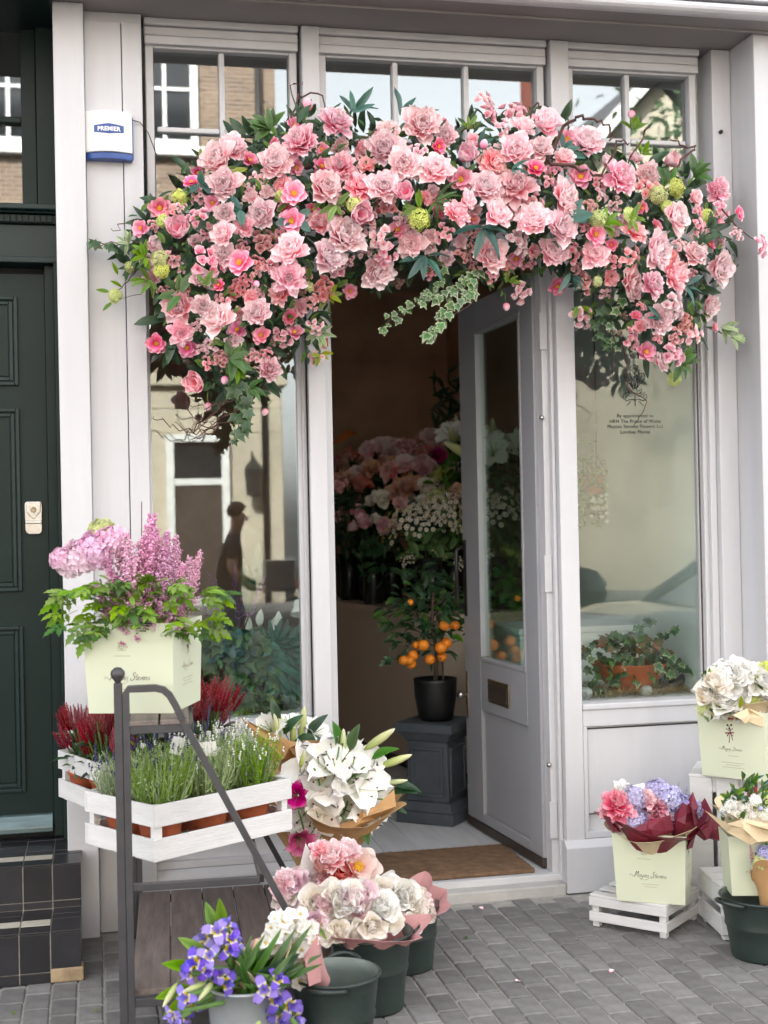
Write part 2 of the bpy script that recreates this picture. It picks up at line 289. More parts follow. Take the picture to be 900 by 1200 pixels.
# ---------------------------------------------------------------- flowers and leaves
GA=PI*(3-math.sqrt(5))
def petal(mb,L,W,yaw,pitch,curl,cup,ruf=.0,m=0,nu=4,nv=2,r0=.02,z0=0,tip=1.0,rg=rnd,base=.35,t0=0,t1=1):
    """one petal rooted near the axis; pitch 0 = flat outwards, 90 deg = straight up; curl bends it along its length"""
    v=[];t=[];r=r0;z=z0;ph=rg.uniform(0,6.28);cy,sy=math.cos(yaw),math.sin(yaw)
    for i in range(nu+1):
        u=i/nu
        wd=W*max(.04,(base*(1-u)+math.sin(PI*(u*.71+.07))**.75*(u**.22 if u>0 else 0)*1.06)) if tip>=1 else W*max(.02,math.sin(PI*min(1,u**(.9)*.92+.08))**tip)
        a=pitch+curl*u
        for j in range(-nv,nv+1):
            x=j/nv; cz=cup*(x*x)*wd
            rr=ruf*L*u*u*math.sin(x*5+ph)*.5+ (ruf*L*.25*math.sin(x*11+ph*2) if i==nu else 0)
            zz=z+(cz+rr)*math.cos(a); r2=r-(cz+rr)*math.sin(a); y=x*wd*.5
            if i==nu: q_=L*.15*(abs(j)/nv)**2.2; r2-=q_*math.cos(a); zz-=q_*math.sin(a)
            v.append((r2*cy-y*sy,r2*sy+y*cy,zz)); t.append(t0+(t1-t0)*u)
        r+=math.cos(a)*L/nu; z+=math.sin(a)*L/nu
    k=2*nv+1
    f=[(i*k+j,i*k+j+1,(i+1)*k+j+1,(i+1)*k+j) for i in range(nu) for j in range(k-1)]
    mb.add(v,f,m,None,t,True)
def peony(seed,full=1.0,n=46):
    g=random.Random(seed); mb=MB()
    for i in range(n):
        f=i/(n-1); L=.50-.30*f+g.uniform(-.05,.04); W=.36-.15*f+g.uniform(-.05,.05)
        p=R(0+ (56+18*full)*f**.75+g.uniform(-9,9)); c=R(38-8*f+g.uniform(-14,18))
        petal(mb,L,W,i*GA+g.uniform(-.25,.25),p,c,.32+.25*f,.13+.10*f,0,5,3,.02+.05*(1-f),.02+.12*f,rg=g,base=.45)
    return mb
def ruffled(seed,n=52):
    g=random.Random(seed); mb=MB()
    for i in range(n):
        f=i/(n-1); L=.50-.22*f+g.uniform(-.04,.04); W=.28-.09*f+g.uniform(-.05,.05)
        petal(mb,L,W,i*GA+g.uniform(-.4,.4),R(-10+88*f**.9+g.uniform(-16,16)),R(22+g.uniform(-25,35)),.3,.15,0,5,3,.01+.05*(1-f),.1*f,rg=g,base=.5)
    return mb
def camellia(seed):
    g=random.Random(seed); mb=MB()
    for i in range(13):
        f=i/12; petal(mb,.50-.13*f,.36-.06*f,i*GA,R(2+34*f+g.uniform(-6,6)),R(18),.25,.08,0,4,3,.03,.02+.03*f,rg=g,base=.4)
    for i in range(26):
        a=i*GA; r=.10*math.sqrt(i/26); mb.blob((r*math.cos(a),r*math.sin(a),.13+.03*g.random()),.028,1)
    return mb
def cup(seed):
    g=random.Random(seed); mb=MB()
    for i in range(15):
        f=i/14; petal(mb,.58-.12*f,.50-.10*f,i*GA,R(38+26*f+g.uniform(-6,6)),R(44-10*f),.5,.08,0,5,2,.05+.06*(1-f),0,rg=g,base=.5)
    return mb
def rose(seed,n=22):
    """cupped rose: outer petals roll back at the lip, inner ones close into a spiral"""
    g=random.Random(seed); mb=MB()
    for i in range(n):
        f=i/(n-1); petal(mb,.44-.06*f,.54-.26*f,i*GA*.62+g.uniform(-.2,.2),R(34+50*f+g.uniform(-4,4)),R((60-95*(1-f)) if f<.5 else 22),.55-.2*f,.05,0,5,2,.17*(1-f)**1.1+.015,.0+.06*f,rg=g,base=.75)
    return mb
def minirose(mb,M,g,sc=.2,m=0,n=11):
    q=MB()
    for i in range(n):
        f=i/(n-1); petal(q,.5-.16*f,.50-.18*f,i*GA+g.uniform(-.2,.2),R(10+62*f),R(30),.4,.15,m,2,1,.03,.04*f,rg=g,base=.5)
    mb.merge(q,M@Matrix.Scale(sc*2,4))
def spray(seed,n=7):
    g=random.Random(seed); mb=MB()
    for i in range(n):
        a=i*GA; r=.36*math.sqrt((i+.3)/n); h=.22-.6*r*r
        minirose(mb,frame((r*math.cos(a),r*math.sin(a),h),(r*math.cos(a)*1.5,r*math.sin(a)*1.5,.6),g.uniform(0,6)),g,.17+.05*g.random())
    return mb
def mophead(seed,n=90,squash=.8,fs=.11,full=False):
    g=random.Random(seed); mb=MB()
    for i in range(n):
        z=1-(1.25 if not full else 2)*(i+.5)/n; a=i*GA; r=math.sqrt(max(0,1-z*z)); p=Vector((r*math.cos(a),r*math.sin(a),z*squash))*.42*g.uniform(.80,1.12)
        M=frame(p,Vector((p.x,p.y,p.z+.05))+Vector((g.uniform(-.22,.22),g.uniform(-.22,.22),g.uniform(-.1,.1))),g.uniform(0,6),fs*g.uniform(.75,1.25))
        for k in range(4):
            an=k*PI/2; c,s_=math.cos(an),math.sin(an); q=[(0,0,0),(.55*c-.42*s_,.55*s_+.42*c,.12),(1.0*c,1.0*s_,.0),(.55*c+.42*s_,.55*s_-.42*c,.12)]
            mb.add(q,[(0,3,2,1)],0,M,[.1,.6,1,.6])
    return mb
def bud(seed):
    mb=MB(); mb.lathe([(.05,-.1),(.26,.05),(.33,.25),(.26,.48),(.10,.64),(.02,.66)],8,0)
    for k in range(4): petal(mb,.5,.24,k*PI/2,R(35),R(75),.4,0,1,3,1,.05,-.1)
    mb.tube([(0,0,-.1),(.05,.02,-.5),(.0,.1,-1.1)],.035,4,1); return mb
def thistle(seed):
    g=random.Random(seed); mb=MB()
    for i in range(5):
        a=i*GA; r=.3*math.sqrt(i/5.); c=Vector((r*math.cos(a),r*math.sin(a),.1-r*.3)); 
        for j in range(22):
            d=Vector((g.gauss(0,1),g.gauss(0,1),abs(g.gauss(0,1))+.2)).normalized(); p=c+d*.16; mb.add([c+d.orthogonal()*.035,c-d.orthogonal()*.035,p],[(0,1,2)],0,None,[0,0,1])
        mb.blob(c,.09,0,.2); mb.tube([c,(0,0,-.6)],.018,4,1)
    return mb
def lily(seed,op=1.0):
    g=random.Random(seed); mb=MB()
    for i in range(6):
        petal(mb,.62,.44 if i%2 else .33,i*PI/3+g.uniform(-.08,.08),R(58-6*(i%2)),R(-58*op+g.uniform(-8,8)),.25,.10,0,6,2,.03,0,tip=.75,rg=g)
    for i in range(6):
        a=i*PI/3+.4; e=Vector((.16*math.cos(a),.16*math.sin(a),.42)); mb.tube([(0,0,.05),(e*.5)+Vector((0,0,.04)),e],.007,4,1); mb.blob(e,.018,2,sq=(1,1,.5))
    mb.tube([(0,0,0),(0,.01,.5)],.012,5,1); return mb
def lilybud(seed):
    mb=MB(); mb.lathe([(.03,0),(.10,.15),(.125,.4),(.11,.65),(.06,.9),(.012,1.0)],9,0); mb.tube([(0,0,0),(.02,.03,-.25)],.025,5,1); return mb
def iris(seed):
    g=random.Random(seed); mb=MB()
    for i in range(3):
        petal(mb,.52,.30,i*2*PI/3+g.uniform(-.15,.15),R(34),R(-92),.10,.10,0,6,2,.03,0,tip=.55,rg=g)
        petal(mb,.46,.20,i*2*PI/3+PI/3,R(62),R(22),.3,.12,1,4,1,.02,.0,tip=.7,rg=g)
        petal(mb,.24,.10,i*2*PI/3,R(40),R(-30),.3,.05,1,3,1,.02,.04,tip=.8,rg=g)
    mb.tube([(0,0,0),(.01,.01,-.25)],[.05,.03],5,2); return mb
def plume(seed,H=1.0,br=46,spread=.225,m=0):
    """astilbe panicle: side branches shorten towards the tip, each beaded with tiny florets"""
    g=random.Random(seed); mb=MB(); mb.tube([(0,0,-.35),(.01,0,.3),(0,.015,H)],[.014,.010,.004],4,1)
    for i in range(br):
        f=i/br; z=.05+f*.95*H; L=spread*(1-f)**.75+.03; a=i*GA+g.uniform(-.3,.3); up=R(38+25*f+g.uniform(-8,8)); k=max(3,int(L/.02))
        for j in range(k):
            q=(j+1)/k; p=Vector((math.cos(a)*math.cos(up),math.sin(a)*math.cos(up),math.sin(up)))*L*q+Vector((0,0,z)); s=.020*(1-.4*q)
            for e in range(4): mb.blob(p+Vector((g.gauss(0,.012),g.gauss(0,.012),g.gauss(0,.01))),s*g.uniform(.6,1.15),m,g.random())
    return mb
def flame(seed):
    """celosia: a cluster of pointed feathery cones"""
    g=random.Random(seed); mb=MB()
    for i in range(5):
        a=i*GA; r=.15*math.sqrt(i/5.); H=.8-.5*r/.15*.5+g.uniform(-.1,.1); b=Vector((r*math.cos(a),r*math.sin(a),.1)); d=Vector((r*math.cos(a)*1.4,r*math.sin(a)*1.4,1)).normalized()
        for j in range(46):
            q=j/46; c=b+d*H*q; an=j*GA; rad=.15*(1-q)**.7+.012; o=Vector((math.cos(an),math.sin(an),1.1))*rad; sd=Vector((-math.sin(an),math.cos(an),0))*.022
            mb.add([c+sd,c-sd,c+o],[(0,1,2)],0,None,[.2,.2,1])
    mb.tube([(0,0,-.5),(0,0,.4)],.03,5,1); return mb
def spike(seed,H=1,n=46,r=.05):
    g=random.Random(seed); mb=MB(); mb.tube([(0,0,-.6),(0,0,H)],.012,4,1)
    for i in range(n):
        q=i/n; a=i*GA; rr=r*(1-.55*q); mb.blob((rr*math.cos(a),rr*math.sin(a),q*H),.036*(1-.4*q)*g.uniform(.7,1.2),0,q)
    return mb
def daisies(seed,n=26,rad=.5):
    g=random.Random(seed); mb=MB()
    for i in range(n):
        a=i*GA; r=rad*math.sqrt((i+.5)/n); p=Vector((r*math.cos(a),r*math.sin(a),.25-.5*r*r+g.uniform(-.1,.1))); M=frame(p,(p.x*.8+g.uniform(-.3,.3),p.y*.8+g.uniform(-.3,.3),1),g.random()*6,.062)
        for k in range(9):
            an=k*2*PI/9; c,s_=math.cos(an),math.sin(an); mb.add([(.3*c,.3*s_,0),(.75*c-.24*s_,.75*s_+.24*c,.04),(1.05*c,1.05*s_,0),(.75*c+.24*s_,.75*s_-.24*c,.04)],[(0,3,2,1)],0,M,[.6,.8,1,.8])
        mb.ball(M@Vector((0,0,.05)),.028,1,6,3,(1,1,.6)); mb.tube([p,p*.6+Vector((0,0,-.18)),(p.x*.2,p.y*.2,-.7)],.006,3,2)
    return mb
def freesia(seed):
    g=random.Random(seed); mb=MB()
    for i in range(6): petal(mb,.5,.34,i*PI/3,R(48+g.uniform(-8,8)),R(-34),.3,.06,0,4,1,.05,0,rg=g)
    for i in range(5): mb.blob((g.gauss(0,.04),g.gauss(0,.04),.2),.04,1)
    mb.lathe([(.02,-.35),(.07,-.05),(.06,.05)],6,0,cap=False); return mb
def leafm(L=1,W=.4,fold=.25,bend=-.5,nu=5,tip=.8,twist=0):
    mb=MB(); v=[];t=[];y=0;z=0
    for i in range(nu+1):
        u=i/nu; wd=W*max(.015,math.sin(PI*min(1,u**.85*.97+.02))**tip); a=.25+bend*u
        for j in (-1,-.5,0,.5,1):
            x=j*wd*.5; zz=z+fold*abs(x)*(1 if abs(j)==1 else .9)+.02*math.sin(u*9+j*2); v.append((x,y,zz)); t.append(abs(j)*.8+.1)
        y+=math.cos(a)*L/nu; z+=math.sin(a)*L/nu
    f=[(i*5+j,i*5+j+1,(i+1)*5+j+1,(i+1)*5+j) for i in range(nu) for j in range(4)]
    mb.add(v,f,0,None,t,True); return mb
def ivym(seed=0):
    g=random.Random(seed); mb=MB()
    out=[(0,0),(.22,-.10),(.52,.02),(.40,.24),(.60,.52),(.30,.52),(.16,.70),(0,1.0),(-.16,.70),(-.30,.52),(-.60,.52),(-.40,.24),(-.52,.02),(-.22,-.10)]
    v=[(0,.32,.05)]+[(x*.9+g.uniform(-.03,.03),y,-.10*abs(x)+.05*math.sin(y*4)-.1*y*y) for x,y in out]; mid=[(x*.55,.32+(y-.32)*.55,.04-.05*abs(x)) for x,y in out]
    n=len(out); v+=mid
    f=[(0,1+n+i,1+n+(i+1)%n) for i in range(n)]+[(1+n+i,1+i,1+(i+1)%n,1+n+(i+1)%n) for i in range(n)]
    mb.add(v,f,0,None,[0]+[1]*n+[.55]*n,True); mb.tube([(0,.05,.0),(0,-.3,.02)],.02,3,0,.3); return mb
def palm(seed,n=9,L=1,W=.2):
    """hand-shaped leaf with long wavy fingers"""
    g=random.Random(seed); mb=MB(); q=leafm(L,W,.2,-.7,6,.7)
    for i in range(n):
        a=R(-115+230*i/(n-1)); mb.merge(q,Matrix.Rotation(a,4,'Z')@Matrix.Rotation(g.uniform(-.2,.2),4,'X')@Matrix.Scale(1-.35*abs(i/(n-1)-.5)*2,4))
    mb.tube([(0,0,0),(0,-.3,-.2),(0,-.5,-.7)],.02,4,0,.4); return mb
def cutleaf(seed):
    """toothed three-part leaf of astilbe"""
    g=random.Random(seed); mb=MB()
    for a,s,o in ((0,1,.35),(R(58),.8,.2),(R(-58),.8,.2),(R(75),.6,0),(R(-75),.6,0)):
        v=[(0,0,0)];n=7
        for i in range(1,n):
            u=i/n; wd=.30*math.sin(PI*u**.8)*(1.0 if i%2 else .62); v+=[(-wd,u*.95,.06-.25*u*u),(wd,u*.95,.06-.25*u*u),(0,u*.95,-.22*u*u)]
        v.append((0,1,-.26)); f=[(0,3,1),(0,2,3)]; 
        for i in range(1,n-1): a0=1+3*(i-1); b0=a0+3; f+=[(a0,a0+2,b0+2,b0),(a0+2,a0+1,b0+1,b0+2)]
        a0=1+3*(n-2); f+=[(a0,a0+2,len(v)-1),(a0+2,a0+1,len(v)-1)]
        mb.add(v,f,0,Matrix.Translation((0,o,0))@Matrix.Rotation(a,4,'Z')@Matrix.Scale(s*.7,4),[.6]*len(v),False)
    mb.tube([(0,.4,0),(0,-.5,-.1)],.014,3,0,.4); return mb
MESH={}
def ME(key,fn,name,mats):
    if key not in MESH: MESH[key]=fn().mesh(name,mats)
    return MESH[key]
def fl(kind,var=0):
    """shared flower meshes, about one unit across, facing +Z"""
    v=var
    T={'P':lambda:(peony(100+v),'peony',PALE),'S':lambda:(ruffled(200+v) if v%2 else peony(210+v,.6,44),'peony',SALM),
       'L':lambda:(ruffled(230+v,48),'peony',LILP),'H':lambda:(camellia(300+v),'camellia',[HOT,YEL]),'B':lambda:(cup(400+v),'peony_cup',LILP),
       'C':lambda:(spray(500+v),'rose_cluster',[PALE if v%3 else LILP]),'D':lambda:(spray(530+v),'rose_cluster',[SALM]),'M':lambda:(spray(540+v,9),'faded_rose_cluster',[MAUVEP]),
       'G':lambda:(mophead(600+v,80),'lime_hydrangea',LIMEF),'K':lambda:(bud(700),'peony_bud',[LILP,LTLEAF]),'T':lambda:(thistle(800+v),'seed_head',[TAN,STEMD]),
       'R':lambda:(rose(900+v),'rose',CREAM),'RL':lambda:(rose(930+v),'rose',LILROSE),'RW':lambda:(rose(960+v,24),'rose',WHITEF),'RP':lambda:(rose(970+v),'rose',PEACH),
       'PW':lambda:(peony(980+v,1.1,26),'peony',WHITEF),'PB':lambda:(camellia(990+v),'poppy_peony',[BLUSH,YEL]),'PC':lambda:(cup(995+v),'peony_cup',CORAL),'PH':lambda:(ruffled(997+v),'peony',HOT),
       'LW':lambda:(lily(1000+v),'lily',[WHITEF,STEM,ANTH]),'LM':lambda:(lily(1010+v,.8),'pink_lily',[MAG,STEM,ANTH]),'LB':lambda:(lilybud(0),'lily_bud',[LILYB,STEM]),
       'I':lambda:(iris(1100+v),'iris',[IRISP,IRISS,STEM]),'F':lambda:(freesia(1200+v),'freesia',[WHITEF,YEL]),
       'A':lambda:(plume(1300+v),'flower_plume',[ASTIL,STEM]),'Y':lambda:(mophead(1400+v,85,.62,.19),'hydrangea_head',HYDR),'E':lambda:(flame(1500+v),'celosia_plume',[CELO,STEM]),
       'V':lambda:(spike(1600+v),'salvia_spike',[PURP,STEMD]),'X':lambda:(plume(1650+v,1,18,.12),'heather_spray',[HEATH,STEMD]),'Z':lambda:(daisies(1700+v),'daisy_spray',[WHITEF,YEL,STEMD]),
       'U':lambda:(mophead(1750+v,60,.9,.15,True),'blue_floret_head',LAVB),'W':lambda:(mophead(1760+v,120,.9,.10,True),'white_floret_head',WHITEF)}
    key=('f',kind,v)
    if key not in MESH:
        mb,nm,ms=T[kind](); MESH[key]=mb.mesh(nm,ms)
    return MESH[key]
NV={'P':5,'S':5,'L':2,'H':3,'B':3,'C':3,'D':2,'M':2,'G':2,'T':2,'R':3,'RL':2,'RW':2,'RP':2,'PW':2,'LW':3,'I':3,'F':3,'A':4,'Y':3,'E':3,'V':2,'X':2,'Z':3,'U':2,'W':2,'LM':2}
def flower(kind,loc,d,size,parent,world=True,name=None,spin=None,rg=rnd):
    me=fl(kind,rg.randrange(NV.get(kind,1)))
    return put(me,name or me.name.split('.')[0],parent,frame(loc,d,rg.uniform(0,6.28) if spin is None else spin,size),world)
LEAFS={'teal':(lambda:leafm(1,.50,.15,-.5,5,.75),TEAL),'tealn':(lambda:leafm(1,.24,.3,-.6,6,.8),TEAL),'dark':(lambda:leafm(1,.34,.3,-.8,6,.8),DKLEAF),'mid':(lambda:leafm(1,.38,.3,-.7,6,.85),MIDLEAF),
 'bright':(lambda:leafm(1,.32,.3,-.6,5,.85),LTLEAF),'yellow':(lambda:leafm(1,.42,.2,-.5,5,.8),YELLEAF),'silver':(lambda:leafm(1,.30,.2,-.5,5,.8),SILVLEAF),'ivyv':(lambda:ivym(1),IVYV),'ivyd':(lambda:ivym(2),IVYD),'ivyr':(lambda:ivym(3),IVYR),
 'long':(lambda:leafm(1,.10,.5,-1.1,8,.7),MIDLEAF),'cut':(lambda:cutleaf(1),MIDLEAF),'cutb':(lambda:cutleaf(2),LTLEAF),'palm':(lambda:palm(1),TEAL),'lance':(lambda:leafm(1,.22,.4,-.7,6,.8),DKLEAF)}
def leafme(k):
    fn,m=LEAFS[k]; return ME(('l',k),fn,'leaf',m)
def leafframe(loc,d,s,nrm=(0,-1,.3)):
    """leaf grows along d (its +Y), upper face towards nrm"""
    y=Vector(d).normalized(); n=Vector(nrm); zc=n-y*n.dot(y); zc=zc.normalized() if zc.length>1e-4 else y.orthogonal().normalized(); x=y.cross(zc)
    return Matrix(((x.x*s,y.x*s,zc.x*s,loc[0]),(x.y*s,y.y*s,zc.y*s,loc[1]),(x.z*s,y.z*s,zc.z*s,loc[2]),(0,0,0,1)))
def leaf(k,loc,d,s,parent,nrm=(0,-1,.3),world=True,name='leaf'):
    return put(leafme(k),name,parent,leafframe(Vector(loc),d,s,nrm),world)
_lmb={}
def addleaf(mb,k,loc,d,s,nrm=(0,-1,.3),m=0):
    if k not in _lmb: _lmb[k]=LEAFS[k][0]()
    q=_lmb[k]; M=leafframe(Vector(loc),d,s,nrm); o=len(mb.v)
    mb.v+=[tuple(M@Vector(p)) for p in q.v]; mb.f+=[tuple(i+o for i in f) for f in q.f]; mb.m+=[m]*len(q.f); mb.s+=q.s; mb.t+=q.t
def rv(g=rnd,s=1): return Vector((g.gauss(0,s),g.gauss(0,s),g.gauss(0,s)))
def wrap(parent,c0,r0,axis,H,r1,mt,folds=7,amp=.16,peak=.22,seed=0,world=True,name='wrapping_paper',open_a=None,label=None):
    """paper cone with pleats and an uneven, folded-back rim"""
    g=random.Random(seed); mb=MB(); n=56; k=9; ph=[g.uniform(0,6.28) for _ in range(4)]; v=[]; M=frame(c0,axis)
    for i in range(k+1):
        u=i/k
        for j in range(n):
            a=2*PI*j/n; q=abs((a*folds/(2*PI)+ph[0])%1-.5)*2; s2=math.sin(a*3+ph[1])*.5+math.sin(a*5+ph[2])*.5
            r=(r0+(r1-r0)*u**1.35)*(1+amp*u*(q-.5)*1.2+.05*u*s2)
            z=H*u*(1+peak*u*u*(math.sin(a*2+ph[3])*.6+.5*(q-.5)+.35*s2))
            if u>.85: r*=1+.10*(u-.85)/.15*(1+s2)
            v.append((r*math.cos(a),r*math.sin(a),z))
    f=[(i*n+j,i*n+(j+1)%n,(i+1)*n+(j+1)%n,(i+1)*n+j) for i in range(k) for j in range(n)]
    mb.add(v,f,0,M,None,False)
    o=mb.build(name,mt,parent,0,world); sm=o.modifiers.new('sheet','SOLIDIFY'); sm.thickness=.0012
    if label: o['label']=label
    return o
def dome(n,rad,h,g=rnd,jit=.1):
    """points spread over a cap: (offset, outward direction)"""
    out=[]
    for i in range(n):
        r=math.sqrt((i+.5)/n); a=i*GA+.7; x,y=r*math.cos(a),r*math.sin(a)
        z=math.sqrt(max(0,1-.85*r*r)); out.append((Vector((x*rad*(1+g.uniform(-jit,jit)),y*rad*(1+g.uniform(-jit,jit)),(z-.39)*h)),Vector((x*.9,y*.9,z))))
    return out
# ================================================================ SETTING
def struct(mb,name,m): return tag(mb.build(name,m),kind='structure')
pav=struct(MB().box(-14,16,-2.45,.02,-.30,-.0065),'pavement',JOINT)
struct(MB().box(-14,16,-2.60,-2.452,-.34,-.002),'kerb',KERB)
struct(MB().box(-60,60,-60,-2.602,-.5,-.12),'road',ASPH)
struct(MB().box(-60,60,-19.9,-17.2,-.4,.0),'far_pavement',KERB)
g=random.Random(3)
def paver(seed):
    gg=random.Random(seed); mb=MB(); a,b=.0386,.0680; e=.005
    lo=[(-a,-b,-.03),(a,-b,-.03),(a,b,-.03),(-a,b,-.03)]; md=[(x,y,-.0035) for x,y,_ in lo]; hi=[(x*(1-e/a)+gg.uniform(-.0008,.0008),y*(1-e/b)+gg.uniform(-.001,.001),gg.uniform(-.0008,.0008)) for x,y,_ in lo]
    return mb.add(lo+md+hi,[(0,1,5,4),(1,2,6,5),(2,3,7,6),(3,0,4,7),(4,5,9,8),(5,6,10,9),(6,7,11,10),(7,4,8,11),(8,9,10,11)])
PV=[paver(i).mesh('brick',BRICK) for i in range(6)]
field=MB(); cand=[]
DX,DY=.0826,.1445
for i in range(-52,70):
    off=(i%2)*.5+g.uniform(-.09,.09)
    for k in range(0,18):
        x=.03+i*DX; y=-.09-(k+off*.98-.5)*DY
        if y>-.075: continue
        if y<-2.34: continue
        cand.append((x,y))
def inview(x,y):
    a,b,z=proj((x,y,0)); return -12<a<912 and b<1212
vis=sorted([c for c in cand if inview(*c)],key=lambda c:(Vector((c[0],c[1],0))-CAM).length)[:300]; vs=set(vis)
for x,y in cand:
    M=Matrix.Translation((x+g.uniform(-.0012,.0012),y+g.uniform(-.0015,.0015),g.uniform(-.0022,.0008)))@Matrix.Rotation(g.uniform(-.008,.008),4,'Z')@Matrix.Rotation(g.uniform(-.006,.006),4,'X')
    if (x,y) in vs: put(g.choice(PV),'brick',pav,M)
    else:
        q=paver(1); field.merge(q,M)
tag(field.build('paver_field',BRICK,pav),kind='stuff')
# ---------------------------------------------------------------- the shop front
shop=thing('shopfront','lilac grey painted florist shopfront with two display windows and an open door','shopfront',(1.3,0,0))
def part(mb,name,m,parent=shop,bevel=.003): return mb.build(name,m,parent,bevel)
ZS=3.427
part(MB().box(-.132,-.022,-.06,.34,0,ZS-.001),'column',PAINT,bevel=.004)
part(MB().box(2.597,3.5,-.17,.3,.0,ZS-.001),'column',PAINT,bevel=.004)
part(MB().box(-.021,.1135,0,.08,.0,3.385),'wall_board',PAINT,bevel=.003)
part(MB().box(.1165,.189,-.002,.15,.0,3.387),'wall_board',PAINT,bevel=.003)
part(MB().box(-.021,.19,.02,.16,3.386,ZS),'board_head',PAINT)
for x0,x1,y0,nm in ((.801,.870,.03,'pilaster'),(1.812,1.890,.03,'pilaster'),(2.512,2.596,.03,'pilaster')):
    part(MB().box(x0,x1,y0,.20,.19,ZS-.002),nm,PAINT,bevel=.004)
for x0,x1 in ((-.02,.1),(.789,.882),(1.80,1.905),(2.5,2.6)): pass
# plinth with a sloping top, left and right of the doorway
pr=[(0,0),(.03,0),(.2,0),(.2,.205),(.03,.205),(0,.178)]
part(MB().prism_x([(y,z) for y,z in reversed([(0,0),(0,.178),(.03,.205),(.2,.205),(.2,0)])],.1895,.885),'plinth',PAINTB,bevel=.003)
part(MB().prism_x([(y,z) for y,z in reversed([(0,0),(0,.178),(.03,.205),(.2,.205),(.2,0)])],1.80,2.598),'plinth',PAINTB,bevel=.003)
# stall risers under the windows
def riser(x0,x1,flap):
    o=part(MB().box(x0,x1,.032,.2,.206,.233).box(x0,x1,.032,.2,.655,.722).box(x0,x0+.018,.032,.2,.233,.655).box(x1-.018,x1,.032,.2,.233,.655),'stall_riser',PAINT)
    MB().box(x0+.018,x1-.018,.062,.19,.233,.655).build('recessed_board',PAINT,o,0)
    if flap:
        MB().box(x0+.019,x1-.060,.058,.0615,.296,.645).build('flap_gap',VINYL,o,0)
        MB().box(x0+.023,x1-.064,.046,.0615,.303,.641).build('access_flap',PAINT,o,.002)
    return o
riser(.19,.80,False); riser(1.891,2.511,True)
# soffit and cornice
part(MB().box(-.14,3.5,-.185,.16,ZS,ZS+.05),'soffit',SOFF,bevel=0)
part(MB().box(-.14,3.5,-.20,-.186,ZS-.012,ZS+.05),'soffit_bead',SOFF,bevel=.003)
part(MB().box(-.14,3.5,-.30,-.201,ZS-.004,ZS+.05),'soffit_board',SOFF,bevel=.003)
tor=[(-.30+.0-.045*math.sin(a),ZS+.022-.026*math.cos(a)) for a in np.linspace(0,PI,9)]
part(MB().prism_x(list(reversed([(-.298,ZS-.004)]+tor+[(-.298,ZS+.048)])),-.14,3.5,smooth=False),'cornice_moulding',PAINT,bevel=0)
part(MB().box(-.14,3.5,-.335,-.2,ZS+.058,ZS+.62),'fascia_board',PAINT,bevel=.003)
part(MB().box(-.14,3.5,-.42,-.2,ZS+.63,ZS+.72),'fascia_capping',PAINT,bevel=.003)
part(MB().box(-22,22,6.2,8,0,ZS+.72),'rear_sun_block',WALLK,bevel=0)  # unseen block added behind the shop to stop sun leaking through
part(MB().box(-22,22,-.15,8,ZS+.73,15.5),'upper_shade_wall',mat('stock_brick',(.30,.22,.15),.85,var=.25,scale=3))  # unseen upper storeys, widened and raised to keep sun off the street
# windows
def pane(parent,x0,x1,z0,z1,y=.112,m=GLASS): return MB().box(x0,x1,y,y+.005,z0,z1).build('pane',m,parent)
def rect_frame(x0,x1,z0,z1,w,y0,y1,wr=None):
    wr=wr or w; return MB().box(x0,x0+w,y0,y1,z0,z1).box(x1-wr,x1,y0,y1,z0,z1).box(x0+w+.0005,x1-wr-.0005,y0,y1,z0,z0+w).box(x0+w+.0005,x1-wr-.0005,y0,y1,z1-w,z1)
def transom(x0,x1,bars,hb,z0=2.70):
    fr=rect_frame(x0,x1,z0,3.352,.030,.075,.15)
    o=part(fr,'transom_window',PAINT,bevel=.004)
    MB().box(x0-.002,x1+.002,.05,.074,3.330,3.362).build('frame_bead',PAINT,o,.004)
    MB().box(x0-.004,x1+.004,.055,.16,3.364,3.398).build('head_moulding',PAINT,o,.006)
    MB().box(x0-.004,x1+.004,.04,.16,3.400,ZS).build('head_moulding',PAINT,o,.006)
    xs=[x0+.030]+bars+[x1-.030]
    for b in bars: MB().box(b-.011,b+.011,.088,.135,z0+.031,3.321).build('glazing_bar',PAINT,o,.005)
    for h in hb:
        for a,b in zip(xs[:-1],xs[1:]): MB().box(a+.012,b-.012,.090,.133,h-.010,h+.010).build('glazing_bar',PAINT,o,.005)
    zs=[z0+.03]+hb+[3.322]
    for a,b in zip(xs[:-1],xs[1:]):
        for c,d in zip(zs[:-1],zs[1:]): pane(o,a+.004,b-.004,c+.002,d-.002,.112,GLASST)
    return o
transom(.205,.787,[.496],[3.017]); transom(.872,1.798,[1.183,1.475],[3.012]); transom(1.893,2.462,[2.163],[3.047])
def big_window(x0,x1,xr,gm):
    """lower shop window; xr is where the glass ends on the right, the stepped jamb fills the rest"""
    o=part(MB().box(x0,x1,.05,.16,2.60,2.70).box(x0,x0+.012,.07,.16,.748,2.599).box(xr,x1,.105,.16,.748,2.599),'shop_window',PAINT,bevel=.003)
    MB().box(xr+.016,x1,.085,.1045,.748,2.599).build('jamb_bead',PAINT,o,.004)
    MB().box(xr+.034,x1,.06,.0845,.748,2.599).build('jamb_bead',PAINT,o,.004)
    MB().box(x0,x1,.024,.16,.7225,.747).build('sill',PAINT,o,.005)
    pane(o,x0+.010,xr+.003,.7475,2.602,.118,gm); return o
wl=big_window(.190,.8,.766,GLASS); wr=big_window(1.891,2.511,2.447,GLASSL)
MB().box(2.449,2.455,.10,.1045,.76,2.59).build('jamb_seal',DARKW,wr)
